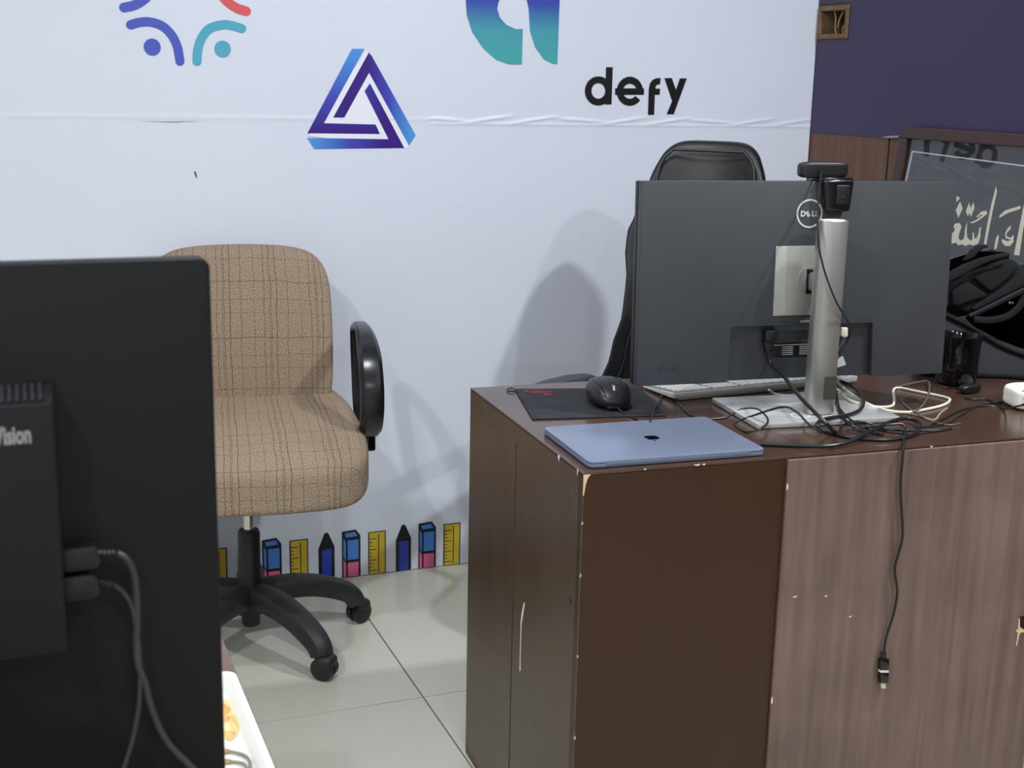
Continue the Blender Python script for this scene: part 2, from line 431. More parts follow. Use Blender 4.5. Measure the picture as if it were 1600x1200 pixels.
mb3.build('printed_emblem', ink('coral', (222, 92, 98)), banner)['label'] = 'coral red arc of the round people emblem'
# triangle logo
zt, zb = yp(560, 80, YW).z, yp(560, 205, YW).z; xa, xb = yp(500, 220, YW).x, yp(640, 215, YW).x
LB, MBL, PU = (78, 152, 226), (66, 72, 186), (56, 24, 128)
def poly(pts, Z, layer=0): return [wpt(*Z(*p), layer) for p in pts]
for pts, M in (([(400, 305), (478, 305), (225, 770), (548, 778), (575, 838), (122, 833)], ink_gradient('ink_triangle_left', 2, [(zb, PU), (zb*.6+zt*.4, MBL), (zt, LB)])),
               ([(505, 328), (525, 352), (798, 845), (757, 912), (507, 455), (352, 735), (282, 735)], ink_gradient('ink_triangle_right', 0, [(yp(575, 150, YW).x, PU), (yp(608, 150, YW).x, MBL), (yp(640, 200, YW).x, LB)])),
               ([(512, 520), (727, 925), (165, 930), (120, 862), (628, 870), (478, 570)], ink_gradient('ink_triangle_base', 0, [(yp(485, 220, YW).x, LB), (yp(545, 220, YW).x, MBL), (yp(600, 220, YW).x, PU)]))):
    o = MB().prism(poly(pts, Z2), EXT).build('printed_triangle', M, banner, smooth=False); o['label'] = 'blue and purple band of the endless triangle logo'
# white ground that shows between the triangle bands
MB().prism(poly([(490, 312), (780, 905), (735, 925), (130, 850), (135, 838)], Z2, -1), EXT).build('printed_triangle_ground', mat('ink_white', (240, 243, 250), .4), banner, smooth=False)
# big letter a
A = [(462, 402), (380, 401), (300, 372), (220, 300), (152, 200), (117, 90), (112, 0), (125, -90), (170, -180), (250, -250), (360, -285), (500, -290), (699, -290), (698, 0), (684, 400), (655, 398), (600, 370), (545, 295), (512, 190), (505, 60), (494, 5), (460, -38), (405, -55), (350, -35), (316, 10), (308, 55), (325, 110), (365, 155), (425, 182), (468, 180)]
ga = ink_gradient('ink_letter_a', 2, [(yp(800, 100, YW).z, (72, 172, 172)), (yp(800, 48, YW).z, (70, 160, 176)), (yp(800, 5, YW).z, (52, 74, 172)), (yp(800, -60, YW).z, (60, 50, 160))])
MB().prism(poly(A, Z3), EXT).build('printed_letter', ga, banner, smooth=False)['label'] = 'large letter a fading from blue to teal'
# defy
def ring(mb, c, ro, ri, a0=0, a1=360, n=40):
    full = (a1-a0) == 360; aa = [radians(a0+(a1-a0)*i/n) for i in range(n if full else n+1)]
    o = [wpt(*Z3(c[0]+ro[0]*cos(a), c[1]-ro[1]*sin(a))) for a in aa]; i_ = [wpt(*Z3(c[0]+ri[0]*cos(a), c[1]-ri[1]*sin(a))) for a in aa]
    mb.strip(o, i_, EXT, full)
mb = MB(); ring(mb, (940, 568), (84, 91), (43, 49)); mb.prism(poly([(988, 420), (1030, 420), (1022, 652), (982, 652)], Z3, .2), EXT)
mb.build('printed_letter', INKBLACK, banner, smooth=False)['label'] = 'black letter d'
mb = MB(); ring(mb, (1137, 570), (82, 91), (43, 47), 0, 322); mb.prism(poly([(1045, 552), (1225, 552), (1225, 592), (1045, 592)], Z3, .2), EXT)
mb.build('printed_letter', INKBLACK, banner, smooth=False)['label'] = 'black letter e with a long bar'
MB().prism(poly([(1250, 718), (1255, 560), (1262, 522), (1278, 500), (1300, 489), (1329, 487), (1326, 526), (1308, 529), (1298, 540), (1297, 553), (1326, 555), (1323, 592), (1293, 592), (1288, 718)], Z3), EXT).build('printed_letter', INKBLACK, banner, smooth=False)['label'] = 'black letter f'
MB().prism(poly([(1353, 488), (1399, 488), (1425, 562), (1450, 489), (1493, 490), (1411, 714), (1367, 714), (1401, 632)], Z3), EXT).build('printed_letter', INKBLACK, banner, smooth=False)['label'] = 'black letter y'
# small marks of wear
MB().prism([wpt(*Z1(*p)) for p in ((614, 1075), (621, 1068), (632, 1108), (627, 1112))], EXT).build('scuff_mark', INKBLACK, banner, smooth=False)
MB().prism([wpt(*Z1(*p)) for p in ((270, 757), (480, 761), (660, 755), (480, 764))], EXT).build('scuff_mark', mat('slit_dark', (60, 62, 70), .7), banner, smooth=False)
# border of rulers, pencils and erasers
YEL, BLU, LBL, PNK = ink('ruler_yellow', (206, 178, 48)), ink('pencil_blue', (44, 66, 176)), ink('eraser_blue', (72, 132, 214)), ink('eraser_pink', (222, 106, 150))
def flat(mb, pts, layer, mi): mb.mat(mi).prism([(p[0], -.0003*layer, p[1]) for p in pts], EXT)
def R4(a, b, c, d): return [(a, b), (c, b), (c, d), (a, d)]
ruler, pencil, eraser = MB(), MB(), MB()
flat(ruler, R4(-.025, .003, .025, .126), 0, 0); flat(ruler, R4(-.022, .003, .022, .1235), 1, 1); flat(ruler, R4(.003, .006, .0055, .117), 2, 0)
for i in range(10): flat(ruler, R4(-.022, .1045-i*.0103, -.002 if i % 3 == 0 else -.014, .1065-i*.0103), 2, 0)
flat(pencil, [(-.0225, .003), (.0215, .003), (.0215, .096), (.005, .135), (-.001, .138), (-.006, .135), (-.0225, .093)], 0, 0); flat(pencil, [(-.0135, .003), (.0135, .003), (.0135, .090), (-.0135, .088)], 1, 1)
flat(eraser, [(-.027, .003), (.0245, .003), (.0245, .120), (.0115, .138), (-.027, .135)], 0, 0)
flat(eraser, R4(-.0115, .052, .019, .1085), 1, 1); flat(eraser, [(-.0165, .117), (.0165, .119), (.0095, .132), (-.0195, .129)], 1, 1); flat(eraser, [(-.0235, .062), (-.0165, .05), (-.0165, .104), (-.0235, .117)], 1, 1)
flat(eraser, R4(-.0115, .003, .019, .044), 1, 2); flat(eraser, [(-.0235, .003), (-.0165, .003), (-.0165, .042), (-.0235, .056)], 1, 2)
protos = {}
for k in range(-5, 8):
    for nm, mbx, dx, ms in (('printed_ruler', ruler, 0, [INKBLACK, YEL]), ('printed_pencil', pencil, .0765, [INKBLACK, BLU]), ('printed_eraser', eraser, .1465, [INKBLACK, LBL, PNK])):
        x = .7105+.2185*k+dx
        if x > XR-.04: continue
        if nm not in protos: o = protos[nm] = mbx.build(nm, ms, banner, smooth=False, local=True)
        else: o = protos[nm].copy(); COL.objects.link(o)
        o.location = (x, -.0016, 0)

# ================================================================== right wall: purple banner, junction box, leaning picture
pur = mat('purple_vinyl', (50, 38, 78), .38, var=.08, scale=3, bump=.05, bscale=10)
pb = thing('purple_banner', 'dark purple vinyl banner on the upper part of the wooden side wall', 'banner', (XR, 0, 1.216))
hy = sorted(set([round(3.322-.04*i, 4) for i in range(140)]+[3.170, 3.322])); hz = sorted(set([1.218+.03*i for i in range(49)]+[1.474, 1.576]))
def pdisp(y, z):
    d = .004+.004*math.exp(-((y-2.55)/.10)**2-((z-1.27)/.05)**2)+.003*math.exp(-((y-2.72)/.05)**2-((z-1.30)/.05)**2)*sin((y+z)*60)
    return d+.0012*sin(y*9)*sin(z*11)
vs = []; fs = []; nyy = len(hy)
for z in hz:
    for y in hy:
        zz = z if z > 1.219 else 1.216+.004*sin((3.32-y)*7)*min(1, (3.32-y)*2)
        vs.append((XR-pdisp(y, z), y, zz))
for j in range(len(hz)-1):
    for i in range(nyy-1):
        yc, zc = (hy[i]+hy[i+1])/2, (hz[j]+hz[j+1])/2
        if 3.170 < yc < 3.33 and 1.474 < zc < 1.576: continue
        fs.append((j*nyy+i, j*nyy+i+1, (j+1)*nyy+i+1, (j+1)*nyy+i))
MB().add(vs, fs).build('vinyl_sheet', pur, pb, angle=180)
MB().prism([xp(x, y, XR-.0095) for x, y in ((1376, 214.5), (1390, 212.5), (1404, 211.8), (1404, 214.5), (1388, 215.6))], (.0006, 0, 0)).build('torn_edge', mat('torn_white_edge', (170, 160, 175), .7), pb, smooth=False)
jb = thing('junction_box', 'open brown wooden junction box in the purple wall with loose wires', 'junction box', (XR, 3.247, 1.48))
jw = mat('raw_box_wood', (122, 98, 72), .8, var=.25, scale=40)
x0, x1 = XR-.009, XR+.075; t_ = .013
for lo, hi in (((JY0, JZ0), (JY1, JZ0+t_)), ((JY0, JZ1-t_), (JY1, JZ1)), ((JY0, JZ0+t_), (JY0+t_, JZ1-t_)), ((JY1-t_, JZ0+t_), (JY1, JZ1-t_))):
    MB().box((x0, lo[0], lo[1]), (x1, hi[0], hi[1])).build('box_side', jw, jb, smooth=False, bevel=.0015)
MB().box((x1-.006, JY0+t_, JZ0+t_), (x1, JY1-t_, JZ1-t_)).build('box_back', mat('box_back_wood', (70, 54, 40), .9), jb, smooth=False)
wm = mat('bare_yellow_wire', (196, 168, 104), .5)
for a in (((1304, 18), (1306, 28), (1305, 44), (1307, 54)), ((1319, 40), (1316, 46), (1317, 52), (1314, 56)), ((1318, 18), (1312, 30), (1309, 44))):
    MB().tube(spline([xp(p[0], p[1], XR+.012+.004*i) for i, p in enumerate(a)], 5), .0022, 6).build('wire', wm, jb)
    wm = mat('bare_yellow_wire', (196, 168, 104), .5) if a[0][1] > 30 else wm

LEAN = radians(7.4)
PT = xp(1408.5, 197, XR-.026); PN = Vector((-cos(LEAN), 0, sin(LEAN))); PDN = Vector((-sin(LEAN), 0, -cos(LEAN))); PA = Vector((0, -1, 0))
PH = (PT.z-DH-.001)/cos(LEAN); PL = .80
def pic(a, b, n=0): return PT+PA*a+PDN*b+PN*n
def picpx(x, y, n): return on(x, y, PT+PN*n, PN)
pf = thing('framed_board', 'dark framed board with cream calligraphy leaning on the wooden side wall', 'picture', pic(PL/2, PH, -.012))
fm = mat('red_brown_frame', (60, 36, 33), .4, var=.15, scale=25)
B = .03
def picbox(a0, b0, a1, b1, n0, n1):
    mb = MB(); mb.prism([pic(a0, b0, n0), pic(a1, b0, n0), pic(a1, b1, n0), pic(a0, b1, n0)], PN*(n1-n0)); return mb
for q in ((0, 0, PL, B), (0, PH-B, PL, PH), (0, B, B, PH-B), (PL-B, B, PL, PH-B)):
    picbox(*q, -.024, 0).build('frame_bar', fm, pf, smooth=False, bevel=.003)
picbox(B*.5, B*.5, PL-B*.5, PH-B*.5, -.022, -.016).build('backing_board', mat('charcoal_board', (30, 32, 36), .7, var=.1, scale=8), pf, smooth=False)
c = [picpx(1425, 235.5, -.0155), picpx(1600, 258, -.0155)]
e = (c[1]-c[0]).normalized(); dn = picpx(1415, 282, -.0155)-c[0]; dn.normalize()
Wd, Hd = PL-.10, PH-.10
cr = [c[0], c[0]+e*(Wd-.04), c[0]+e*(Wd-.04)+dn*(Hd-.02), c[0]+dn*(Hd-.02)]
mb = MB(); mb.prism(cr, PN*.0006); mb.build('slate_sheet', mat('scuffed_slate', (58, 60, 62), .75, var=.35, scale=18, stretch=(1, 1, 3)), pf, smooth=False)
cen = sum(cr, Vector())/4
mb = MB(); mb.strip([p+PN*.0007 for p in cr], [p+(cen-p).normalized()*.007+PN*.0007 for p in cr], PN*.0004); mb.build('white_border', mat('white_tape', (205, 208, 212), .6), pf, smooth=False)
cream = mat('cream_lettering', (232, 228, 200), .6)
Z5 = lambda u, v: (1380+u/5.4545, 180+v/5.4545)
GLY = [[(625, 690), (657, 705), (625, 740)], [(655, 735), (678, 795), (640, 875), (620, 810)], [(735, 745), (745, 800), (722, 865), (705, 815)], [(770, 740), (778, 790), (748, 865), (735, 830), (752, 780)],
       [(795, 865), (840, 820), (880, 815), (888, 838), (850, 870), (800, 905), (760, 922), (738, 915), (790, 895), (850, 850), (830, 848), (808, 872)],
       [(962, 605), (970, 650), (935, 810), (905, 960), (880, 1100), (858, 1100), (885, 940), (920, 770)],
       [(990, 858), (1040, 812), (1170, 772), (1170, 798), (1060, 835), (992, 875)],
       [(1090, 938), (1085, 970), (1055, 1000), (1050, 1030), (1085, 1045), (1112, 1020), (1110, 1080), (1080, 1115), (1040, 1115), (1012, 1080), (1012, 1055), (1060, 1075), (1088, 1062), (1045, 1048), (1040, 1005), (1060, 965)],
       [(980, 1015), (985, 1040), (970, 1120), (960, 1145), (945, 1140), (962, 1050)],
       [(1200, 760), (1230, 700), (1235, 760), (1195, 960), (1160, 1195), (1115, 1190), (1160, 960)],
       [(610, 925), (650, 918), (668, 950), (650, 1000), (640, 1050), (665, 1070), (690, 1050), (700, 960), (715, 915), (712, 980), (715, 1040), (745, 1070), (760, 1060), (762, 1000), (772, 1000), (778, 1050), (795, 1050), (812, 1010), (822, 955), (833, 955), (828, 1040), (808, 1095), (770, 1112), (735, 1100), (700, 1115), (672, 1100), (640, 1110), (620, 1085), (590, 1095), (560, 1080), (560, 1000), (600, 1000), (612, 970), (600, 950)]]
for g in GLY:
    MB().prism([picpx(*Z5(*p), -.0142) for p in g], PN*.0003).build('calligraphy_stroke', cream, pf, smooth=False)
picbox(B*.8, B*.8, PL-B*.8, PH-B*.8, -.0105, -.0095).build('glass_pane', glass_mat(), pf, smooth=False)

# ================================================================== the desk
desk = thing('desk', 'dark brown varnished wooden desk with scuffed front and chipped edges', 'desk', DESK_O, DESK_A)
dk_side = mat('desk_side_varnish', (76, 58, 43), .28, spec=.4, var=.05, scale=3, stretch=(1, 4, .5), bump=.05, bscale=30, rvar=.06, blotch=.08)
dk_gloss = mat('desk_front_varnish', (60, 37, 23), .35, spec=.3, var=.06, scale=4, stretch=(3, 1, .6), bump=.04, bscale=40, rvar=.06)
dk_matte = mat('desk_brushed_veneer', (110, 90, 82), .58, var=.24, scale=34, stretch=(1.6, 1, .07), bump=.10, bscale=60, blotch=.18)
dk_top = mat('desk_top_varnish', (72, 52, 43), .2, var=.14, scale=5, bump=.05, bscale=20, rvar=.08)
DD, DL = .582, 1.395; TT = .004
MB().box((0, 0, DH-TT), (DL, DD, DH)).build('desk_top', dk_top, desk, smooth=False, bevel=.0015, local=True)
MB().box((0, 0, 0), (.352, .018, DH-TT-.0008)).build('front_panel', dk_gloss, desk, smooth=False, bevel=.001, local=True)
vp = MB().box((.352, -.005, .002), (.893, .013, DH-.0045)); o = vp.build('front_panel', dk_matte, desk, smooth=False, bevel=.001, local=True); o['label'] = 'matte streaked veneer panel'
MB().box((0, .0185, DH-.036), (.018, DD-.002, DH-TT-.0004)).build('side_rail', dk_side, desk, smooth=False, local=True)
MB().box((0, .0185, 0), (.018, .307, DH-.0362)).build('side_panel', dk_side, desk, smooth=False, bevel=.001, local=True)
MB().box((0, .311, 0), (.018, DD-.002, DH-.0362)).build('side_panel', dk_side, desk, smooth=False, bevel=.001, local=True)
MB().box((.018, .25, 0), (.03, .37, DH-TT-.001)).build('inner_batten', dk_gloss, desk, smooth=False, local=True)
MB().box((.35, .02, 0), (.368, DD-.01, DH-TT-.001)).build('divider_panel', dk_gloss, desk, smooth=False, local=True)
MB().box((DL-.022, .02, 0), (DL-.002, DD-.01, DH-TT-.001)).build('end_panel', dk_gloss, desk, smooth=False, local=True)
MB().box((.018, .03, .06), (.35, DD-.02, .075)).build('cabinet_floor', dk_gloss, desk, smooth=False, local=True)
# side return along the wooden wall that carries the bag and the board
rt = MB().box((1.07, DD+.003, DH-.018), (1.37, DD+.70, DH)); rt.build('return_top', dk_top, desk, smooth=False, bevel=.0015, local=True)
MB().box((1.075, DD+.66, 0), (1.365, DD+.68, DH-.019)).build('return_leg', dk_gloss, desk, smooth=False, local=True)
MB().box((-.0003, -.0003, .2), (.0005, .0005, .735)).build('worn_edge', mat('worn_edge', (104, 86, 68), .7, var=.6, scale=40), desk, smooth=False, local=True)
# wear: chipped edges, scratch, screw hole, broken corner
chip = mat('bare_chipped_wood', (214, 190, 146), .8, var=.1, scale=90); chipw = mat('white_chip', (225, 218, 205), .8)
MB().prism([(0, -.0006, .768), (.012, -.0006, .768), (.007, -.0006, .762), (.004, -.0006, .752), (.0015, -.0006, .735), (0, -.0006, .735)], (0, .001, 0)).build('chipped_corner', chip, desk, smooth=False, local=True)
for (yy, zz, s) in ((0, .690, .003), (0, .605, .004), (0, .47, .003), (0, .33, .004), (0, .255, .006)):
    MB().prism([(-.0006, .0004, zz-s), (.0016, -.0006, zz-s*.4), (.001, -.0006, zz+s), (-.0006, .0012, zz+s*.6)], (.0005, .0005, 0)).build('edge_chip', chipw, desk, smooth=False, local=True)
for (yy, s) in ((.10, .007), (.022, .003)):
    MB().prism([(-.0006, yy, .769), (-.0006, yy+s, .7695), (-.0006, yy+s*1.2, .765), (-.0006, yy+s*.4, .760)], (.0007, 0, 0)).build('edge_chip', chipw, desk, smooth=False, local=True)
for (xx, s) in ((.185, .012), (.20, .006), (.10, .004), (.62, .005)):
    MB().prism([(xx, -.0006 if xx < .35 else -.0058, .7695), (xx+s, -.0006 if xx < .35 else -.0058, .7698), (xx+s*.6, -.0006 if xx < .35 else -.0058, .767)], (0, .0008, 0)).build('edge_chip', chipw, desk, smooth=False, local=True)
for (zz, s) in ((.715, .012), (.34, .014)):
    MB().prism([(.3515, -.0056, zz), (.3545, -.0056, zz+s*.3), (.3535, -.0056, zz+s), (.3515, -.0056, zz+s*.8)], (0, .0008, 0)).build('edge_chip', chipw, desk, smooth=False, local=True)
def dside(x, y): return on(x, y, DESK_O+Vector((-.0006, 0, 0)), Matrix.Rotation(DESK_A, 3, 'Z') @ Vector((1, 0, 0)))
dxv = (Matrix.Rotation(DESK_A, 3, 'Z') @ Vector((1, 0, 0)))*.0007
Z7 = lambda u, v: (700+u/4, 900+v/4)
MB().prism([dside(*Z7(*p)) for p in ((473, 165), (478, 180), (466, 260), (458, 300), (455, 400), (451.5, 500), (452, 590), (446, 596), (448.5, 480), (452, 380), (453, 290), (460, 230))], dxv).build('scratch', chipw, desk, smooth=False)
MB().prism([dside(*Z7(*p)) for p in ((755, 140), (763, 135), (770, 155), (768, 178), (758, 165))], dxv).build('screw_hole', INKBLACK, desk, smooth=False)
def dfront(x, y, off=-.0056):
    n = Matrix.Rotation(DESK_A, 3, 'Z') @ Vector((0, 1, 0)); return on(x, y, DESK_O+n*off, n)
dyv = (Matrix.Rotation(DESK_A, 3, 'Z') @ Vector((0, 1, 0)))*.0007
Z8 = lambda u, v: (1500+u/4, 900+v/4)
MB().prism([dfront(*Z8(*p)) for p in ((372, 255), (400, 250), (440, 252), (440, 335), (400, 330), (372, 310))], dyv).build('broken_hole', INKBLACK, desk, smooth=False)
MB().prism([dfront(*Z8(*p), -.006) for p in ((368, 270), (374, 262), (374, 320), (400, 338), (440, 340), (440, 352), (385, 352), (372, 362), (362, 410), (355, 440), (350, 430), (358, 390), (362, 355), (350, 345), (362, 330))], dyv).build('splintered_edge', chip, desk, smooth=False)
for p, s in (((1290, 931), 3), ((1328, 963), 3), ((1241, 932), 5)):
    MB().prism([dfront(p[0]-s*.6, p[1]+1), dfront(p[0]+s, p[1]-1), dfront(p[0]+s*.3, p[1]+2)], dyv).build('paint_fleck', chipw, desk, smooth=False)

# ================================================================== things on the desk
def desk_rect(cx, cy, a): return Matrix.Translation((cx, cy, DH)) @ Matrix.Rotation(a, 4, 'Z')
def rrect(hx, hy, r, n=5):
    out = []
    for cx, cy, a0 in ((hx-r, hy-r, 0), (-hx+r, hy-r, 90), (-hx+r, -hy+r, 180), (hx-r, -hy+r, 270)):
        out += [(cx+r*cos(radians(a0+90*i/n)), cy+r*sin(radians(a0+90*i/n))) for i in range(n+1)]
    return out
# laptop
lp = thing('laptop', 'closed blue-grey metal laptop on the front edge of the desk', 'laptop', (.983, 1.849, DH), -.054)
alu = mat('blue_grey_aluminium', (129, 140, 164), .34, .35, bump=.02, bscale=1500)
o2 = rrect(.152, .1075, .011)
MB().prism([(x, y, .0015) for x, y in o2], (0, 0, .0058)).build('base', alu, lp, bevel=.0008, local=True)
MB().prism([(x, y, .0078) for x, y in o2], (0, 0, .0037)).build('lid', alu, lp, bevel=.0010, local=True)
MB().box((-.125, -.1078, .0035), (.125, -.1062, .0082)).build('hinge_bar', mat('hinge_grey', (120, 130, 150), .45, .4), lp, bevel=.0005, local=True)
for sx in (-1, 1):
    for sy in (-1, 1): MB().lathe([(.0001, 0), (.006, 0), (.006, .0016), (.0001, .0016)], 14, Matrix.Translation((sx*.13, sy*.088, 0))).build('rubber_foot', BLACKP, lp, local=True)
# fruit-shaped mark on the lid, upright for the user on the far side
ap = []
for i in range(40):
    t = 2*pi*i/40; rx = .0125; r_ = 1-.10*(cos(t-pi/2)**12)-.07*(cos(t+pi/2)**12)
    x_, y_ = rx*cos(t)*r_*1.0, rx*1.08*sin(t)*r_
    d_ = math.hypot(x_-.0155, y_-.002)
    if d_ < .0062: k_ = .0062/d_; x_, y_ = .0155+(x_-.0155)*k_, .002+(y_-.002)*k_
    ap.append((x_, y_))
apm = mat('mirror_black_mark', (16, 20, 28), .06, .6)
amb = MB().prism([(-x_, -y_, .0115) for x_, y_ in ap], (0, 0, .0003))
amb.prism([(-x_, -y_, .0115) for x_, y_ in ((.0005, .0150), (.0012, .0185), (.0040, .0205), (.0055, .0205), (.0050, .0178), (.0028, .0156))], (0, 0, .0003))
amb.build('lid_mark', apm, lp, smooth=False, local=True)

# mouse pad
pc = [zp(x, y, DH+.003) for x, y in ((804, 607), (1000, 606), (1042, 648), (832, 654))]
ctr = sum(pc, Vector())/4
pad = thing('mouse_pad', 'black cloth mouse pad with small red print under the mouse', 'mouse pad', (ctr.x, ctr.y, DH))
MB().prism([p-Vector((0, 0, .0026)) for p in pc], (0, 0, .0026)).build('pad_cloth', mat('pad_cloth', (38, 40, 46), .9, var=.3, scale=22, bump=.15, bscale=800), pad, bevel=.0012)
redi = mat('red_print', (150, 40, 48), .8)
Zp = lambda u, v: (780+u/6.667, 570+v/6.667)
for (u0, v0, u1, v1) in ((250, 268, 300, 284), (318, 272, 352, 294), (360, 272, 394, 296), (402, 270, 436, 296), (446, 274, 478, 292), (486, 270, 520, 290), (528, 272, 556, 284), (460, 298, 556, 316)):
    MB().prism([zp(*Zp(*p), DH+.0031) for p in ((u0, v0), (u1, v0+2), (u1+8, v1), (u0+8, v1-2))], (0, 0, .0002)).build('red_print', redi, pad, smooth=False)
MB().tube(spline([zp(*Zp(*p), DH+.0025) for p in ((168, 262), (140, 243), (100, 248), (80, 262), (110, 276), (160, 280))], 5), .0012, 6).build('corner_loop', CABLEB, pad)

# mouse
ms = thing('computer_mouse', 'black ergonomic wired mouse on the mouse pad', 'mouse', (1.028, 2.110, DH+.003), radians(-8))
def mwarp(p, u):
    p.z = max(p.z, -.0195) + .0195
    t = (p.y+.058)/.116
    p.z *= (.55+.62*sin(pi*(.10+.62*t)))
    p.x *= (1.0+.10*math.sin(pi*t)) + (.16*(1-t) if p.x < 0 else 0)*.6
    return p
def msurf(x, y):
    k_ = 2.7; v_ = max(0, 1-abs(x/.034)**k_-abs(y/.058)**k_)**(1/k_)*.0215+.0195
    return v_*(.55+.62*sin(pi*(.10+.62*(y+.058)/.116)))
MB().cushion((.034, .058, .0215), 2.7, 16, mwarp).build('mouse_body', mat('mouse_shell', (30, 31, 34), .38, bump=.06, bscale=1200), ms, local=True)
MB().lathe([(.0001, -.0035), (.0095, -.0035), (.0105, -.002), (.0105, .002), (.0095, .0035), (.0001, .0035)], 20, Matrix.Translation((0, -.030, msurf(0, -.030)-.007)) @ Matrix.Rotation(pi/2, 4, 'Y')).build('scroll_wheel', mat('wheel_chrome', (170, 172, 176), .2, .8), ms, local=True)
for sx in (-1, 1):
    MB().tube(spline([(sx*x_, y_, msurf(sx*x_/1.1, y_)+.0002) for x_, y_ in ((.020, -.048), (.022, -.03), (.025, -.01), (.027, .015), (.024, .04))], 5), .0013, 6).build('side_trim', GLOSSB, ms, local=True)
MB().tube(spline([(0, y_, msurf(0, y_)+.0001) for y_ in (-.050, -.040, -.030, -.015, .0)], 4), .0009, 6).build('button_gap', GLOSSB, ms, smooth=False, local=True)
MB().box((-.020, -.0585, .003), (.020, -.052, .010)).build('front_lip', GLOSSB, ms, bevel=.002, local=True)

# keyboard (its user sits on the far side, so its raised back edge faces the camera)
KA = radians(4.0); kc = Vector((1.370, 2.170, DH))
kb = thing('keyboard', 'slim silver keyboard with white keys behind the big monitor', 'keyboard', kc, KA)
kal = mat('keyboard_aluminium', (222, 223, 220), .4, .25)
pv = [(-.215, .057, .003), (-.215, .057, .006), (-.215, -.057, .0165), (-.215, -.057, .0055)]
MB().prism(pv, (.43, 0, 0)).build('body', kal, kb, bevel=.001, local=True)
MB().box((-.205, -.053, 0), (.205, -.041, .0135)).build('rear_foot', kal, kb, bevel=.004, local=True)
MB().prism([(-.212, .0545, .0064), (.212, .0545, .0064), (.212, -.0535, .01635), (-.212, -.0535, .01635)], (0, 0, .0002)).build('key_gap_shade', mat('key_gap_shade_grey', (120, 122, 122), .5, .3), kb, smooth=False, local=True)  # added grey plate, the shadow between the keys painted as its colour
keyw = mat('white_key', (240, 241, 238), .45)
proto = {}
def key(x, y, wd, hd):
    k_ = (round(wd, 4), round(hd, 4))
    if k_ not in proto:
        o = MB().box((-wd/2, -hd/2, 0), (wd/2, hd/2, .0040)).build('key', keyw, kb, smooth=False, bevel=.0006, seg=1, local=True); proto[k_] = o
    else: o = proto[k_].copy(); COL.objects.link(o)
    o.location = (x, y, .0059+(.057-y)*.0921+.0002); o.rotation_euler = (-math.atan(.0921), 0, 0)
rows = [(-.0475, .0085), (-.0325, .0155), (-.0135, .0155), (.0055, .0155), (.0245, .0155), (.0435, .0155)]
for ri, (yy, hd) in enumerate(rows):
    x = .209
    if ri == 5: ws = [.016, .0155, .0155, .020, .091, .020, .0155, .016]
    elif ri == 0: ws = [.0161]*14
    elif ri == 1: ws = [.0155]*13+[.0247]
    elif ri == 2: ws = [.0247]+[.0155]*13
    elif ri == 3: ws = [.0285]+[.0155]*11+[.0292]
    else: ws = [.038]+[.0155]*10+[.0387]
    for wd in ws: key(x-wd/2, yy, wd, hd); x -= wd+.0032
    for xx in (-.078, -.0965, -.115): 
        if ri != 3 and not (ri == 4 and xx != -.0965): key(xx, yy, .0155, hd)
    for xx in (-.140, -.1585, -.177, -.1955): key(xx, yy, .0155, hd)

# ------------------------------------------------------------------ big monitor on the desk
MC, MYAW, MTIL = Vector((1.331, 1.967, .831)), -.106, .0394
mon = thing('monitor', 'large dark grey monitor seen from behind on a silver stand', 'monitor', (1.355, 1.955, DH), MYAW)
MM = Matrix.Translation(MC) @ Matrix.Rotation(MYAW, 4, 'Z') @ Matrix.Rotation(-MTIL, 4, 'X')
def W_(mb): mb.v = [MM @ v for v in mb.v]; return mb
shell = mat('monitor_shell', (61, 64, 67), .45, spec=.4, bump=.04, bscale=1400, var=.04, scale=6)
shelld = mat('monitor_port_bay', (46, 49, 53), .5, bump=.04, bscale=1400)
hw, hh = .3055, .3555
W_(MB().box((-hw, .019, .0), (hw, .032, hh))).build('screen_frame', BLACKP, mon, bevel=.002)
W_(MB().box((-hw+.006, .0322, .016), (hw-.006, .0326, hh-.007))).build('screen', mat('dark_screen', (8, 8, 10), .08), mon, smooth=False)
ol = [(-hw+.001, 0), (-.131, 0), (-.129, .100), (.152, .100), (.156, 0), (hw-.001, 0), (hw-.001, hh), (-hw+.001, hh)]
W_(MB().prism([(x, 0, z) for x, z in ol], (0, .0185, 0))).build('back_shell', shell, mon, bevel=.0015)
mb = MB().box((-.131, .0125, .001), (.156, .0185, .102)); W_(mb).build('port_bay', shelld, mon, smooth=False)
W_(MB().prism([(-.129, -.0003, .106), (.152, -.0003, .106), (.152, .0125, .088), (-.129, .0125, .088)], (0, .001, 0))).build('bay_lip', shelld, mon, smooth=False)
W_(MB().box((-.050, -.003, .118), (.066, .004, .242))).build('mount_plate', mat('mount_silver', (176, 176, 170), .42, .5), mon, bevel=.0008)
W_(MB().box((.004, -.006, .104), (.034, .0, .1085))).build('release_button', SILVER, mon, bevel=.001)
HUB = Matrix.Translation((.020, -.003, .180)) @ Matrix.Rotation(pi/2, 4, 'X')
W_(MB().lathe([(.0001, 0), (.026, 0), (.026, .0015), (.0235, .002), (.0001, .002)], 32, HUB)).build('hub_ring', mat('mount_silver2', (160, 160, 156), .4, .5), mon)
W_(MB().box((.013, -.045, .162), (.040, -.004, .196))).build('tilt_arm', SILVER, mon, bevel=.006, seg=3)
W_(MB().box((.0105, -.0062, .157), (.040, -.004, .201))).build('tilt_slot', GLOSSB, mon, bevel=.003)
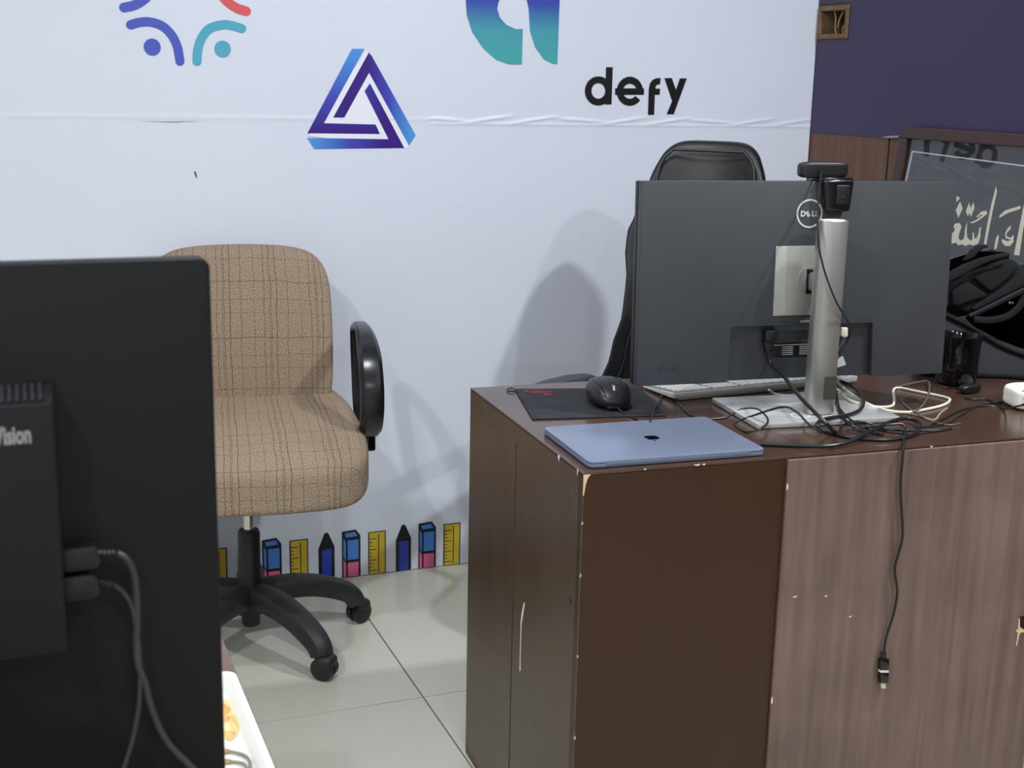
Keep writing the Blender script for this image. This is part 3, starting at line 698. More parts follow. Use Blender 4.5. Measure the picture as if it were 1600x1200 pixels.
# ring badge with lettering
LG = (.0125, .299)
ang = [2*pi*i/40 for i in range(40)]
bm_ = mat('badge_silver', (222, 224, 226), .35, .2)
W_(MB().strip([(LG[0]+.0255*cos(a), -.0008, LG[1]+.0255*sin(a)) for a in ang], [(LG[0]+.0225*cos(a), -.0008, LG[1]+.0225*sin(a)) for a in ang], (0, .001, 0))).build('badge_ring', bm_, mon, smooth=False)
def letters(items, parent, M, mtl, name='badge_letter', ext=.0006):
    for tx, size, bold, xs_, dx, dz, rot in items:
        v_, f_ = text_mesh(tx, size, bold, xs_)
        Rm = Matrix.Rotation(rot, 3, 'Z'); v_ = [Rm @ q for q in v_]
        mb = MB(); mb.add([M @ Vector((q.x+dx, 0, q.y+dz)) for q in v_], f_); mb.build(name, mtl, parent, smooth=False)
ML = MM @ Matrix.Translation((0, -.0009, 0))
letters([('D', .0135, .0005, 1, LG[0]-.0130, LG[1]-.0048, 0), ('E', .0125, .0005, 1, LG[0]-.0012, LG[1]-.0046, radians(32)), ('L', .0135, .0005, .95, LG[0]+.0070, LG[1]-.0048, 0), ('L', .0135, .0005, .95, LG[0]+.0145, LG[1]-.0048, 0)], mon, ML, bm_)
for bx in (-.256, -.230):
    mb = MB().lathe([(.0001, -.0004), (.0045, -.0004), (.0058, .0006), (.0065, .0006), (.0065, -.0008), (.0072, -.0008), (.0072, .001), (.0001, .001)], 20, Matrix.Translation((bx, -.0003, .031)) @ Matrix.Rotation(pi/2, 4, 'X')); W_(mb).build('round_button', shelld, mon)
# information label: plain white lines on black
W_(MB().box((-.040, .0119, .040), (.035, .0126, .066))).build('info_label', INKBLACK, mon, smooth=False)
for i in range(5):
    for (xa_, xb_) in ((-.022, .000), (.013, .034)): W_(MB().box((xa_, .0116, .044+i*.0035), (xb_, .0120, .0452+i*.0035))).build('label_line', mat('label_white', (168, 168, 168), .6), mon, smooth=False)
W_(MB().box((-.038, .0116, .0618), (.034, .0120, .063))).build('label_line', mat('label_white', (168, 168, 168), .6), mon, smooth=False)
# stand
colc = Vector((1.353, 1.918, 0)); ra = [(.0275*cos(a)*(abs(cos(a))**2.6+abs(sin(a))**2.6)**(-1/2.6), .019*sin(a)*(abs(cos(a))**2.6+abs(sin(a))**2.6)**(-1/2.6)) for a in [2*pi*i/32 for i in range(32)]]
Rz = Matrix.Rotation(MYAW, 3, 'Z')
MB().prism([colc+Rz @ Vector((x, y, DH+.011)) for x, y in ra], (0, 0, 1.124-DH-.011)).build('stand_column', SILVER, mon, bevel=.001, angle=50)
MB().prism([colc+Rz @ Vector((x*.8, y*.8, 1.1235)) for x, y in ra], (0, 0, .0012)).build('column_cap', WHITE, mon, angle=50)
hol = [(-.006+.0155+x, z) for x, z in rrect(.0125, .021, .004)]
mb = MB().prism([colc+Rz @ Vector((x, -.0195-.0002*0, .829+z)) for x, z in hol], Rz @ Vector((0, .003, 0))); mb.build('cable_hole', mat('hole_inside', (72, 70, 62), .5, .3), mon, smooth=False)
bc = Vector((1.352, 1.962, DH))
MB().prism([bc+Rz @ Vector((x, y, .001)) for x, y in rrect(.139, .098, .004, 3)], (0, 0, .0085)).build('stand_base', mat('base_silver', (205, 207, 205), .25, .45, var=.12, scale=14, rvar=.1), mon, bevel=.001)
MB().prism([bc+Rz @ Vector((x, y, 0)) for x, y in rrect(.134, .093, .004, 3)], (0, 0, .002)).build('base_pad', BLACKP, mon, smooth=False)
mb = MB(); aa = ang; c0 = bc+Rz @ Vector((-.035, -.055, .0096)); mb.strip([c0+Vector((.017*cos(a), .017*sin(a), 0)) for a in aa], [c0+Vector((.0155*cos(a), .0155*sin(a), 0)) for a in aa], (0, 0, .0003)); mb.build('base_mark', WHITE, mon, smooth=False)
W_(MB().box((-.063, -.004, .072), (-.040, .0125, .092))).build('power_plug', BLACKP, mon, bevel=.002)
W_(MB().prism([(-.063, .002, .072), (-.040, .002, .072), (-.046, .002, .050), (-.057, .002, .050)], (0, .009, 0))).build('power_plug_boot', BLACKP, mon, bevel=.002)

# webcam on the monitor
wc = thing('webcam', 'black bar-shaped webcam clipped on top of the big monitor', 'webcam', MM @ Vector((.04, .01, hh)), MYAW)
def wcw(p, u): return p
W_(MB().cushion((.0465, .013, .0145), 5, 12, M=Matrix.Translation((.040, .012, hh+.0195)))).build('camera_bar', BLACKP, wc)
W_(MB().lathe([(.0001, 0), (.009, 0), (.010, .003), (.0001, .003)], 20, Matrix.Translation((.040, .025, hh+.0195)) @ Matrix.Rotation(-pi/2, 4, 'X'))).build('lens', GLOSSB, wc)
W_(MB().box((.024, -.012, hh+.0005), (.088, .030, hh+.0065))).build('hinge_plate', GLOSSB, wc, bevel=.002)
W_(MB().prism([(.028, -.003, hh+.004), (.088, -.003, hh+.004), (.082, -.003, hh-.052), (.034, -.003, hh-.052)], (0, -.016, 0))).build('clip_back', GLOSSB, wc, bevel=.005, seg=3)
W_(MB().box((.052, -.0215, hh-.040), (.078, -.0185, hh-.006))).build('clip_pad', BLACKP, wc, bevel=.004, seg=3)
W_(MB().lathe([(.0001, 0), (.0018, 0), (.0018, .001), (.0001, .001)], 12, Matrix.Translation((.064, -.0215, hh-.026)) @ Matrix.Rotation(pi/2, 4, 'X'))).build('clip_stud', CHROME, wc)

# mug
mug = thing('mug', 'glossy black mug beside the backpack on the desk', 'mug', (1.790, 2.078, DH))
mgm = mat('gloss_black_ceramic', (10, 12, 12), .07)
MB().lathe([(.0001, 0), (.036, 0), (.0395, .003), (.0415, .05), (.0435, .098), (.0445, .1), (.0425, .1005), (.0400, .097), (.0385, .05), (.036, .008), (.0001, .006)], 40).build('cup', mgm, mug, local=True)
hd = Vector((-.63, -.777, 0))
MB().tube(spline([hd*.040+Vector((0, 0, .080)), hd*.056+Vector((0, 0, .084)), hd*.072+Vector((0, 0, .068)), hd*.074+Vector((0, 0, .045)), hd*.062+Vector((0, 0, .026)), hd*.040+Vector((0, 0, .020))], 6), .006, 10, flat=(.0055, .0042, 2.5)).build('handle', mgm, mug, local=True)

# small black adapter near the mug
ad = zp(1515, 614, DH)
adp = thing('adapter', 'small black adapter with round knob lying beside the mug', 'adapter', (ad.x, ad.y, DH), radians(10))
MB().cushion((.027, .011, .0095), 3, 10, M=Matrix.Translation((0, 0, .0095))).build('adapter_body', BLACKP, adp, local=True)
MB().lathe([(.0001, 0), (.013, 0), (.014, .004), (.014, .012), (.012, .015), (.0001, .013)], 22, Matrix.Translation((.010, .026, .014)) @ Matrix.Rotation(radians(55), 4, 'X')).build('knob', BLACKP, adp, local=True)

# power strip
ps0 = zp(1571, 642, DH)
pst = thing('power_strip', 'white extension socket on the right side of the desk', 'power strip', (ps0.x+.078, ps0.y-.006, DH), radians(-14))
MB().cushion((.085, .035, .0215), 6, 14, M=Matrix.Translation((.025, .012, .0216))).build('socket_body', mat('white_socket', (236, 234, 224), .35), pst, local=True)
for i, (hx, hz) in enumerate(((-.047, .026), (-.030, .023), (-.049, .014), (.010, .026), (.027, .023), (.008, .014))):
    MB().lathe([(.0001, 0), (.0028, 0), (.0028, .001), (.0001, .001)], 12, Matrix.Translation((hx, -.0229, hz)) @ Matrix.Rotation(pi/2, 4, 'X')).build('socket_hole', INKBLACK, pst, local=True)
MB().box((-.050, -.0185, .0385), (.1, -.016, .0405)).build('lid_seam', mat('seam_grey', (150, 150, 140), .6), pst, smooth=False, local=True)

# ------------------------------------------------------------------ cables
def cable(pts, r, m, label, name='cable', group=None, z=None, extra=None):
    """pts: (px, py, height above desk) on the desk, or ready points"""
    P = [p if isinstance(p, Vector) else zp(p[0], p[1], DH+(p[2] if len(p) > 2 else r+.0002)) for p in pts]
    S_ = spline(P, 7); t = thing(name, label, 'cable', (S_[0].x, S_[0].y, min(q.z for q in S_)), 0, group)
    MB().tube(S_, r, 8).build('cord', m, t)
    return t
def mw(x, y, off): # pixel on the monitor's back plane, off towards the camera
    n_ = (MM.to_3x3() @ Vector((0, -1, 0))); return on(x, y, MC+n_*off, n_)
mp_ = MM @ Vector((-.0515, .0065, .050))
cable([mp_, mp_+Vector((.002, -.012, -.022)), dp(1222, 585, 2.28), dp(1250, 620, 2.22), dp(1290, 661, 2.16), (1306, 676), (1322, 682), (1350, 680)], .0036, CABLEB, 'thick black power cord running from the monitor port down to the desk')
cable([(1188, 694), (1240, 696.5), (1290, 697, .006), (1325, 691, .008), (1360, 674, .012), (1395, 658, .012), (1420, 654, .010), (1437, 662, .008), (1432, 676, .006), (1405, 685), (1370, 687), (1325, 683), (1290, 674), (1277, 664, .012), (1288, 655, .014), (1330, 647, .014), (1348, 635, .015), (1345, 615, .018), (1330, 603, .02), (1312, 595, .03)], .0034, CABLEB, 'thick black charging cord looping from the laptop around the monitor stand')
cable([(1045, 610, .004), (1060, 630), (1086, 652), (1130, 653), (1160, 639, .010), (1185, 640, .010), (1200, 656, .010), (1190, 669, .011), (1165, 675), (1148, 662), (1175, 650, .0105), (1222, 636, .0105), (1245, 644, .0105), (1265, 664, .010), (1284, 676)], .0018, CABLEB, 'thin black mouse cord curling over the corner of the silver stand base')
cable([ms.location+Vector((-.008, -.058, .006)), (978, 648), (996, 655.5)], .0017, CABLEB, 'thin black cord leaving the front of the mouse')
cable([(1044, 604, .004), (1030, 625, .006), (1022, 640, .012), (1016, 658, .0135)], .0014, CABLEB, 'very thin black cord resting on the back edge of the laptop')
cable([(1201, 609, .012), (1212, 616), (1235, 618), (1252, 615), (1300, 608), (1312, 611), (1325, 624, .012), (1345, 631, .010), (1372, 636), (1394, 634), (1397, 622), (1396, 610), (1404, 606), (1430, 611), (1478, 621), (1483, 627), (1471, 634), (1445, 640), (1420, 644), (1390, 642), (1362, 634, .010), (1340, 622, .010), (1318, 606, .012), (1307, 596, .03)], .0026, CABLEW, 'white cord lying in a wide loop right of the monitor stand')
cable([(1375, 645, .004), (1420, 646), (1452, 655), (1462, 655), (1470, 645), (1480, 638)], .0018, mat('beige_cable', (150, 138, 116), .5), 'thin beige cord beneath the loop of the white cord')
wpt_ = mw(1323, 520, -.006)
cable([wpt_, mw(1318, 535, .01), mw(1312, 550, .02), mw(1304, 562, .03), mw(1301, 580, .03), (1305, 606, .02), (1312, 640, .012), (1325, 660, .012), (1345, 672), (1380, 680)], .0022, CABLEW if False else CABLEB, 'thin black video cord dropping behind the silver column')
wplug = thing('usb_cable', 'short white cable plugged into the monitor beside the column', 'cable', mw(1322, 520, .0))
MB().prism([mw(x, y, .004) for x, y in ((1316, 512), (1325, 512), (1325, 525), (1321, 528), (1315, 525))], MM.to_3x3() @ Vector((0, .008, 0))).build('plug', CABLEW, wplug, bevel=.001)
MB().tube(spline([mw(1320, 527, 0), mw(1317, 537, .005), mw(1310, 553, .012), mw(1304, 562, .02)], 6), .0026, 8).build('cord', CABLEW, wplug)
tg = MB().prism([mw(x, y, .03) for x, y in ((1303, 563), (1317, 556), (1322, 570), (1306, 575))], MM.to_3x3() @ Vector((0, .0006, 0))); tg.build('clear_tag', mat('clear_film', (190, 190, 184), .2), wplug, smooth=False)
# webcam cord
cable([MM @ Vector((.028, .004, hh+.012)), mw(1283, 268, .012), mw(1280, 300, .03), mw(1277, 335, .068), mw(1278, 365, .082), mw(1281, 395, .086), mw(1292, 435, .087), mw(1306, 470, .086), mw(1320, 495, .072), mw(1329, 512, .05), mw(1325, 530, .03), mw(1310, 558, .03), mw(1302, 578, .035), (1303, 605, .02), (1310, 640, .012), (1325, 662, .011), (1360, 670), (1420, 672), (1470, 672), (1486, 668)], .0017, CABLEB, 'thin black webcam cord hanging down in front of the silver column')
for pts, lb in (([(1300, 598, .03), (1308, 630, .013), (1325, 652, .012), (1350, 665), (1400, 676), (1440, 668), (1480, 662), (1500, 650), (1530, 634), (1568, 628)], 'thin black cord running across the desk to the white socket'),
                ([(1404, 604), (1430, 598, .006), (1450, 596, .008), (1452, 610, .01), (1447, 625, .012), (1437, 638, .008), (1420, 648)], 'thin grey cord standing in a small loop right of the monitor'),
                ([(1405, 607), (1404, 620), (1415, 634), (1432, 645, .006), (1452, 657), (1480, 664), (1500, 662)], 'thin grey cord crossing under the white loop'),
                ([(1310, 676, .004), (1318, 664, .006), (1340, 658, .007), (1365, 664), (1392, 674), (1425, 678), (1462, 674), (1487, 670)], 'thin black cord bundled in front of the stand base'),
                ([(1328, 655, .012), (1332, 668, .010), (1350, 676), (1372, 668), (1352, 660, .008), (1336, 662, .010)], 'small coil of thin black cord at the corner of the stand base'),
                ([(1570, 640, .004), (1545, 625), (1520, 624), (1507, 622)], 'thin black cord between the adapter and the white socket'),
                ([(1600, 632, .048), (1580, 637, .030), (1568, 638), (1540, 634), (1505, 640), (1480, 652), (1455, 664)], 'black cord draped over the corner of the white socket')):
    cable(pts, .0016, CABLEB if 'grey' not in lb else mat('grey_cable', (92, 86, 82), .45), lb)
# hanging usb cable
dz = lambda x, y: dfront(x, y, -.012)
hang = thing('usb_cable', 'black usb cable hanging over the front of the desk with its plug down', 'cable', dz(1380, 1075))
P = [zp(1345, 668, DH+.004), zp(1385, 664, DH+.012), zp(1410, 663, DH+.013), zp(1414, 672, DH+.006), zp(1413, 682, DH+.004), dfront(1412, 697, -.010), dz(1410, 720), dz(1407, 760), dz(1410, 820), dz(1410, 840), dz(1404, 865), dz(1398, 890), dz(1402, 925), dz(1396, 960), dz(1385, 995), dz(1381, 1020)]
MB().tube(spline(P, 7), .0021, 8).build('cord', CABLEB, hang)
def plugbox(x0, y0, x1, y1, th, m_, nm, bev=.0008): MB().prism([dz(x0, y0)+dyv*(-th/.0014), dz(x1, y0)+dyv*(-th/.0014), dz(x1, y1)+dyv*(-th/.0014), dz(x0, y1)+dyv*(-th/.0014)], dyv*(th/.0007)).build(nm, m_, hang, bevel=bev)
plugbox(1377, 1018, 1384, 1030, .004, CABLEB, 'strain_relief'); plugbox(1373.5, 1029, 1387.5, 1046, .008, GLOSSB, 'plug_shell'); plugbox(1374, 1046, 1387, 1050, .0065, WHITE, 'white_band', .0003); plugbox(1373.5, 1050, 1387, 1066, .008, GLOSSB, 'adapter_shell'); plugbox(1376, 1066, 1383, 1075, .005, mat('plug_metal', (215, 208, 190), .3, .6), 'plug_tip', .0004)

# ================================================================== backpack
bagc = mat('black_nylon', (17, 18, 20), .8, spec=.25, var=.2, scale=18, bump=.25, bscale=500); bag_shade = mat('black_nylon_shaded', (3, 3, 3), .95, spec=0); bagg = mat('charcoal_nylon', (38, 40, 43), .85, spec=.25, var=.1, scale=12, bump=.2, bscale=600)  # the near-black nylon has the shade of the open cavity in its colour
bf = zp(1535, 590, DH)
bag = thing('backpack', 'black nylon backpack slumped open behind the mug', 'backpack', (bf.x+.09, bf.y+.09, DH))
def bpx(x, y, dist): return dp(x, y, dist)
ZB = lambda u, v: (1440+u/6, 350+v/6)
def slab(pts, dist, th, m_, nm, bev):
    return MB().prism([bpx(*ZB(*p), dist) for p in pts], _f*th).build(nm, m_, bag, bevel=bev, seg=3)
slab([(120, 600), (270, 550), (400, 500), (480, 445), (600, 395), (820, 312), (900, 350), (960, 400), (1120, 340), (1180, 330), (1180, 520), (1120, 545), (960, 610), (700, 745), (465, 862), (330, 800), (230, 790), (120, 800)], 2.80, .11, bagc, 'bag_body', .012)
slab([(285, 610), (340, 575), (420, 525), (520, 590), (600, 640), (630, 680), (520, 715), (420, 745), (335, 785), (290, 755)], 2.788, .02, bagc, 'quilted_pad', .008)
slab([(490, 505), (560, 455), (700, 395), (830, 345), (890, 375), (915, 415), (840, 490), (740, 575), (655, 640), (590, 590)], 2.786, .022, bagc, 'quilted_pad', .009)
slab([(690, 640), (800, 560), (940, 440), (1150, 370), (1150, 500), (960, 590), (800, 665), (560, 790), (480, 815), (470, 780)], 2.790, .02, bagc, 'quilted_pad', .006)
slab([(150, 520), (270, 445), (400, 372), (560, 312), (700, 280), (800, 262), (845, 278), (820, 312), (700, 340), (590, 378), (480, 435), (400, 485), (270, 545), (150, 600)], 2.765, .014, bagc, 'shoulder_strap', .005)
slab([(383, 345), (420, 300), (465, 240), (520, 196), (590, 188), (640, 212), (590, 222), (545, 260), (500, 310), (430, 345)], 2.775, .010, bagc, 'grab_handle', .004)
slab([(620, 262), (650, 235), (690, 245), (720, 262), (690, 268)], 2.778, .010, bagc, 'grab_handle_end', .003)
slab([(150, 420), (270, 335), (420, 285), (520, 255), (640, 250), (800, 262), (840, 320), (500, 440), (270, 560), (150, 600)], 2.83, .05, bag_shade, 'back_panel', .006)
slab([(440, 870), (700, 745), (960, 620), (1120, 560), (1120, 1180), (1000, 1180), (820, 1110), (640, 1015), (520, 950)], 2.90, .03, bag_shade, 'shaded_lining', .004)
MB().tube(spline([bpx(*ZB(*p), 2.785) for p in ((445, 862), (600, 790), (780, 700), (960, 612), (1150, 530))], 6), .0042, 8).build('zip_edge', bagg, bag)
MB().tube(spline([bpx(*ZB(*p), 2.785) for p in ((462, 875), (640, 792), (800, 715), (960, 640), (1150, 560))], 6), .0022, 8).build('zip_tape', bagc, bag)
MB().tube(spline([bpx(*ZB(*p), 2.775) for p in ((490, 893), (600, 902), (720, 890), (830, 850), (910, 780), (960, 700), (1040, 620))], 6), .006, 10, flat=(.005, .0075, 3), up=_d).build('open_lip', bagc, bag)
for dx_ in (0, 26): MB().cushion((.0022, .0022, .003), 2.5, 6, None, Matrix.Translation(bpx(*ZB(826+dx_, 741), 2.775))).build('zip_pull', CHROME, bag)
# charcoal lower flap standing on the desk
pp = [bpx(1430, 470, 2.74), bpx(1482, 494, 2.74), bpx(1518, 512, 2.74), bpx(1560, 538, 2.74), bpx(1605, 556, 2.74), bpx(1680, 580, 2.74)]
lowr = zp(1690, 596, DH+.004); lowl = zp(1440, 586, DH+.004)
MB().prism(pp+[Vector((lowr.x, lowr.y, DH+.004)), zp(1540, 587, DH+.004), lowl], Vector((.05, .085, 0))).build('lower_flap', bagg, bag, bevel=.008, seg=3)
MB().tube(spline([q+Vector((-.004, -.006, .001)) for q in pp], 5), .004, 8).build('flap_piping', bagc, bag)
MB().tube(spline([zp(x, y, DH+.006) for x, y in ((1480, 587), (1540, 586.5), (1580, 588), (1640, 593))], 5), .005, 8).build('bottom_piping', bagc, bag)

# ================================================================== chairs
def star_base(root, angs, R_, pm, zc=.12, wheel=.027):
    """five-star base with twin-wheel casters, in the chair's frame"""
    MB().lathe([(.0001, .075), (.030, .075), (.040, .085), (.050, zc), (.040, zc+.028), (.030, zc+.035), (.0001, zc+.035)], 24).build('hub', pm, root, local=True)
    MB().lathe([(.0001, .045), (.019, .045), (.022, .05), (.022, .08), (.0001, .08)], 18).build('hub_pin', pm, root, local=True)
    for a in angs:
        c_, s_ = cos(a), sin(a); Pn = []
        for r_, z_ in ((.02, zc+.006), (.08, zc+.008), (.14, zc+.004), (.20, zc-.010), (.25, zc-.030), (.275, zc-.048), (.284, zc-.066)): Pn.append(Vector((r_*c_*R_/.293, r_*s_*R_/.293, z_)))
        Pn = spline(Pn, 3); k = len(Pn)
        fl = [(.036-.012*i/k, .030-.007*i/k, 3) for i in range(k)]
        leg = MB().tube(Pn, .02, 12, flat=fl).build('base_leg', pm, root, local=True)
        M0 = Matrix.Translation((R_*c_, R_*s_, 0)) @ Matrix.Rotation(a+pi/2+.35, 4, 'Z')
        cs = MB()
        for sx in (-1, 1): cs.lathe([(.0001, -.008), (wheel-.005, -.009), (wheel, -.006), (wheel, .006), (wheel-.005, .009), (.0001, .008)], 22, M0 @ Matrix.Translation((sx*.0125, 0, wheel+.0005)) @ Matrix.Rotation(pi/2, 4, 'Y'))
        wl = cs.build('caster', GLOSSB if wheel < .02 else BLACKP, leg, local=True)
        MB().cushion((.0235, .024, .016), 3, 8, None, M0 @ Matrix.Translation((0, -.004, .044))).build('caster_hood', pm, leg, local=True)

CC = Vector((.519, 2.993, 0)); CA = radians(-8)
ch = thing('office_chair', 'brown plaid fabric office chair with black armrests on casters', 'chair', CC, CA)
dust = mat('dusty_black_nylon', (33, 34, 35), .55, var=.35, scale=14, bump=.05, bscale=300)
star_base(ch, [radians(-64.5+72*k)-CA for k in range(5)], .281, dust)
MB().lathe([(.0001, .13), (.0285, .13), (.0285, .165), (.0265, .17), (.0265, .282), (.023, .288), (.0001, .288)], 24).build('gas_sleeve', mat('black_sleeve', (24, 24, 25), .5), ch, local=True)
MB().lathe([(.0001, .28), (.0135, .28), (.0135, .40), (.0001, .40)], 20).build('gas_piston', CHROME, ch, local=True)
MB().box((-.085, -.11, .395), (.085, .12, .43)).build('seat_mechanism', BLACKP, ch, bevel=.01, local=True)
def seatw(p, u):
    t = (u.y+1)/2                       # 0 front .. 1 back
    p.x *= .80+.20*(1-t)**.6 if t < 1 else .80
    p.z += .512 - .062*max(0, (.5-t)/.5)**2 + .022*t
    if u.z > 0: p.z -= .012*(1-u.x*u.x)*sin(pi*min(1, t*1.1))
    p.z += .0025*sin(p.x*31)*sin(p.y*27)
    p.y += -.004+.012*(u.x*u.x)*(1-t)
    return p
MB().cushion((.276, .25, .064), 6.5, 26, seatw, None, (0, 1)).build('seat', PLAID, ch, local=True)
def backw(p, u):
    t = (u.z+1)/2
    p.x *= 1-.05*t**3-.03*(1-t)**2
    p.y += .165+.05*t-.035*sin(pi*t)*.6-.03*(u.x*u.x)*(1)*.7
    p.z += .728+.012*(1-u.x*u.x)*(1 if u.z > 0 else 0)*t
    return p
MB().cushion((.221, .038, .203), 6, 26, backw, None, (0, 2)).build('backrest', PLAID, ch, local=True)
MB().tube(spline([(0, .10, .42), (0, .20, .43), (0, .245, .50), (0, .25, .62)], 5), .02, 10, flat=(.035, .012, 4)).build('back_bracket', BLACKP, ch, local=True)
armm = mat('armrest_black', (20, 21, 23), .24, var=.15, scale=25, bump=.04, bscale=250)
for sx in (-1, 1):
    X_ = sx*.278
    lpth = [(X_, .135, .746), (X_, .060, .766), (X_, -.03, .758), (X_, -.105, .722), (X_, -.148, .662), (X_, -.146, .600), (X_, -.10, .548), (X_, -.02, .526), (X_, .06, .536), (X_, .10, .580), (X_, .120, .640), (X_, .138, .705)]
    sp = spline(lpth, 4, closed=True); nn_ = len(sp)
    fw = []; fh = []
    for q in sp:
        t = max(0, min(1, (q.z-.53)/.25)); fr_ = max(0, min(1, (.05-q.y)/.15))
        fw.append(.017+.010*fr_); fh.append(.010+.004*fr_)
    MB().loop(sp, fw, fh, (1, 0, 0)).build('armrest', armm, ch, local=True)
    MB().box((X_-.020, -.060, .485), (X_+.020, .020, .540)).build('arm_bracket', GLOSSB, ch, bevel=.006, local=True)
    MB().box((min(X_, sx*.16), -.04, .478), (max(X_, sx*.16), .01, .492)).build('arm_plate', BLACKP, ch, bevel=.003, local=True)

# black swivel chair behind the desk
BC = Vector((1.480, 2.665, 0)); BA = radians(-42)
bch = thing('executive_chair', 'black leather high-back swivel chair behind the big monitor', 'chair', BC, BA)
leath = mat('black_leather', (19, 20, 22), .42, var=.1, scale=10, bump=.12, bscale=220)
star_base(bch, [radians(20+72*k) for k in range(5)], .30, BLACKP)
MB().lathe([(.0001, .13), (.0275, .13), (.0265, .27), (.0001, .275)], 20).build('gas_sleeve', BLACKP, bch, local=True)
MB().lathe([(.0001, .27), (.0135, .27), (.0135, .40), (.0001, .40)], 20).build('gas_piston', CHROME, bch, local=True)
MB().box((-.10, -.12, .39), (.10, .12, .425)).build('seat_mechanism', BLACKP, bch, bevel=.01, local=True)
def s2(p, u): p.z += .465+.02*(u.x*u.x)-.03*max(0, -u.y)**3; return p
MB().cushion((.25, .25, .05), 4, 16, s2).build('seat', leath, bch, local=True)
PROF = [(.40, .24), (.50, .245), (.60, .235), (.70, .205), (.80, .182), (.88, .180), (.95, .190), (.99, .190), (1.04, .174), (1.09, .160), (1.13, .153), (1.17, .147), (1.21, .142)]
def prof(z):
    for (a, b), (c_, d_) in zip(PROF, PROF[1:]):
        if z <= c_: t = max(0, (z-a)/(c_-a)); t = t*t*(3-2*t); return b+(d_-b)*t
    return PROF[-1][1]
def b2(p, u):
    z = .808+p.z; k_ = u.x; hw_ = prof(z)*.95
    p.x = p.x/.2*hw_; p.z = z
    t = (u.z+1)/2
    p.y += .185+.075*t-.03*sin(pi*t)-(.075*(1-t)**.6+.02)*(abs(k_)**2.2)
    return p
MB().cushion((.2, .036, .405), 5.5, 30, b2).build('backrest', leath, bch, local=True)
def b3(p, u):
    q = b2(p, u*1.0); q.y -= .008; return q
mbp = MB(); pn = []
for s_ in [i/40 for i in range(41)]:
    z = .45+s_*.742; 
    pn.append(z)
edge = []
for sx in (1, -1):
    for z in (pn if sx == 1 else reversed(pn)):
        hw_ = prof(z)*(.77-.18*max(0, (z-1.15)/.042)**2); t = (z-.41)/.81; edge.append(Vector((sx*hw_, .185+.075*t-.03*sin(pi*max(0, min(1, t)))-(.075*max(0, 1-t)**.6+.02)*.8**2.2-.038, z)))
MB().tube(edge, .004, 6).build('panel_piping', leath, bch, local=True)
for sx in (-1, 1):
    X_ = sx*.32
    Pa = spline([(sx*.285, .19, .602), (sx*.295, .11, .613), (sx*.32, 0, .618), (sx*.355, -.11, .610), (sx*.38, -.19, .590)], 5)
    MB().tube(Pa, .02, 12, flat=(.030, .012, 3)).build('arm_pad', mat('arm_pad_grey', (58, 59, 62), .45), bch, local=True)
    MB().tube(spline([(X_, .08, .60), (X_, .06, .54), (sx*.28, .03, .46), (sx*.22, 0, .43)], 5), .014, 10).build('arm_post', BLACKP, bch, local=True)
MB().tube(spline([(0, .12, .41), (0, .24, .42), (0, .27, .55)], 5), .02, 10, flat=(.04, .012, 4)).build('back_bracket', BLACKP, bch, local=True)

# ================================================================== near table, monitor, tray
TH = .75
tbx = .203
tab = thing('table', 'brown wooden table under the foreground monitor', 'table', (-.5, .9, 0))
tw = mat('table_brown', (112, 90, 80), .4, var=.15, scale=8)
MB().box((-1.3, .42, TH-.025), (tbx, 1.62, TH)).build('table_top', tw, tab, smooth=False, bevel=.002)
for x in (-1.27, tbx-.05):
    for y in (.45, 1.55): MB().box((x, y, 0), (x+.04, y+.04, TH-.026)).build('leg', dk_gloss, tab, smooth=False, bevel=.002)

NY = .85
nm = thing('monitor', 'black monitor seen from behind at the left, nearest the camera', 'monitor', (-.143, NY+.04, TH))
nsh = mat('near_monitor_black', (15, 16, 17), .6, spec=.3, bump=.08, bscale=1500)
xr = .1255
MB().prism([(x-.143, NY, z+1.0475) for x, z in rrect(.27, .1875, .006, 4)], (0, .019, 0)).build('back_shell', nsh, nm, bevel=.0012)
MB().prism([(x-.143, NY+.0192, z+1.0475) for x, z in rrect(.268, .1855, .005, 4)], (0, .004, 0)).build('screen', GLOSSB, nm)
bx1 = .0255; by = NY-.034
bxm = mat('housing_black', (19, 20, 22), .55, spec=.35, bump=.08, bscale=1500)
MB().prism([(-.312, NY, .985), (bx1-.001, NY, .985), (bx1, NY, 1.157), (-.312, NY, 1.157)], (0, .0004, 0))
hb = MB(); zt0, zb0 = 1.1545, .9925
hb.add([(-.312, by, zb0), (bx1, by, zb0), (bx1, by, zt0), (-.312, by, zt0), (-.316, NY, zb0-.004), (bx1+.003, NY, zb0-.004), (bx1+.003, NY, zt0+.007), (-.316, NY, zt0+.007)],
       [(0, 1, 2, 3), (4, 7, 6, 5), (0, 4, 5, 1), (1, 5, 6, 2), (2, 6, 7, 3), (3, 7, 4, 0)])
hb.build('rear_housing', bxm, nm, bevel=.0015)
vent = mat('vent_slot', (12, 13, 22), .8)
for i in range(76):
    x = bx1-.0075-i*.0044
    if x < -.305: break
    def vp_(t, xo): return Vector((x+xo, by+(NY-by)*t-.0003, zt0+.007*t+.0006))
    MB().prism([vp_(.12, 0), vp_(.12, .0022), vp_(.85, .0026), vp_(.85, .0004)], (0, -.0003, .0006)).build('vent_slot', vent, nm, smooth=False)
v_, f_ = text_mesh('ThinkVision', .0152, .0006, .56, 'RIGHT')
MB().add([Vector((.0125+q.x, by-.0004, 1.1315+q.y)) for q in v_], f_).build('lettering', mat('print_grey', (150, 152, 152), .5), nm, smooth=False)
MB().prism([(x-.143, NY-.02, z+.93) for x, z in rrect(.035, .07, .01)], (0, .022, 0)).build('stand_neck', nsh, nm, bevel=.002)
MB().box((-.175, NY-.02, TH+.008), (-.111, NY+.002, .93)).build('stand_column', nsh, nm, bevel=.003)
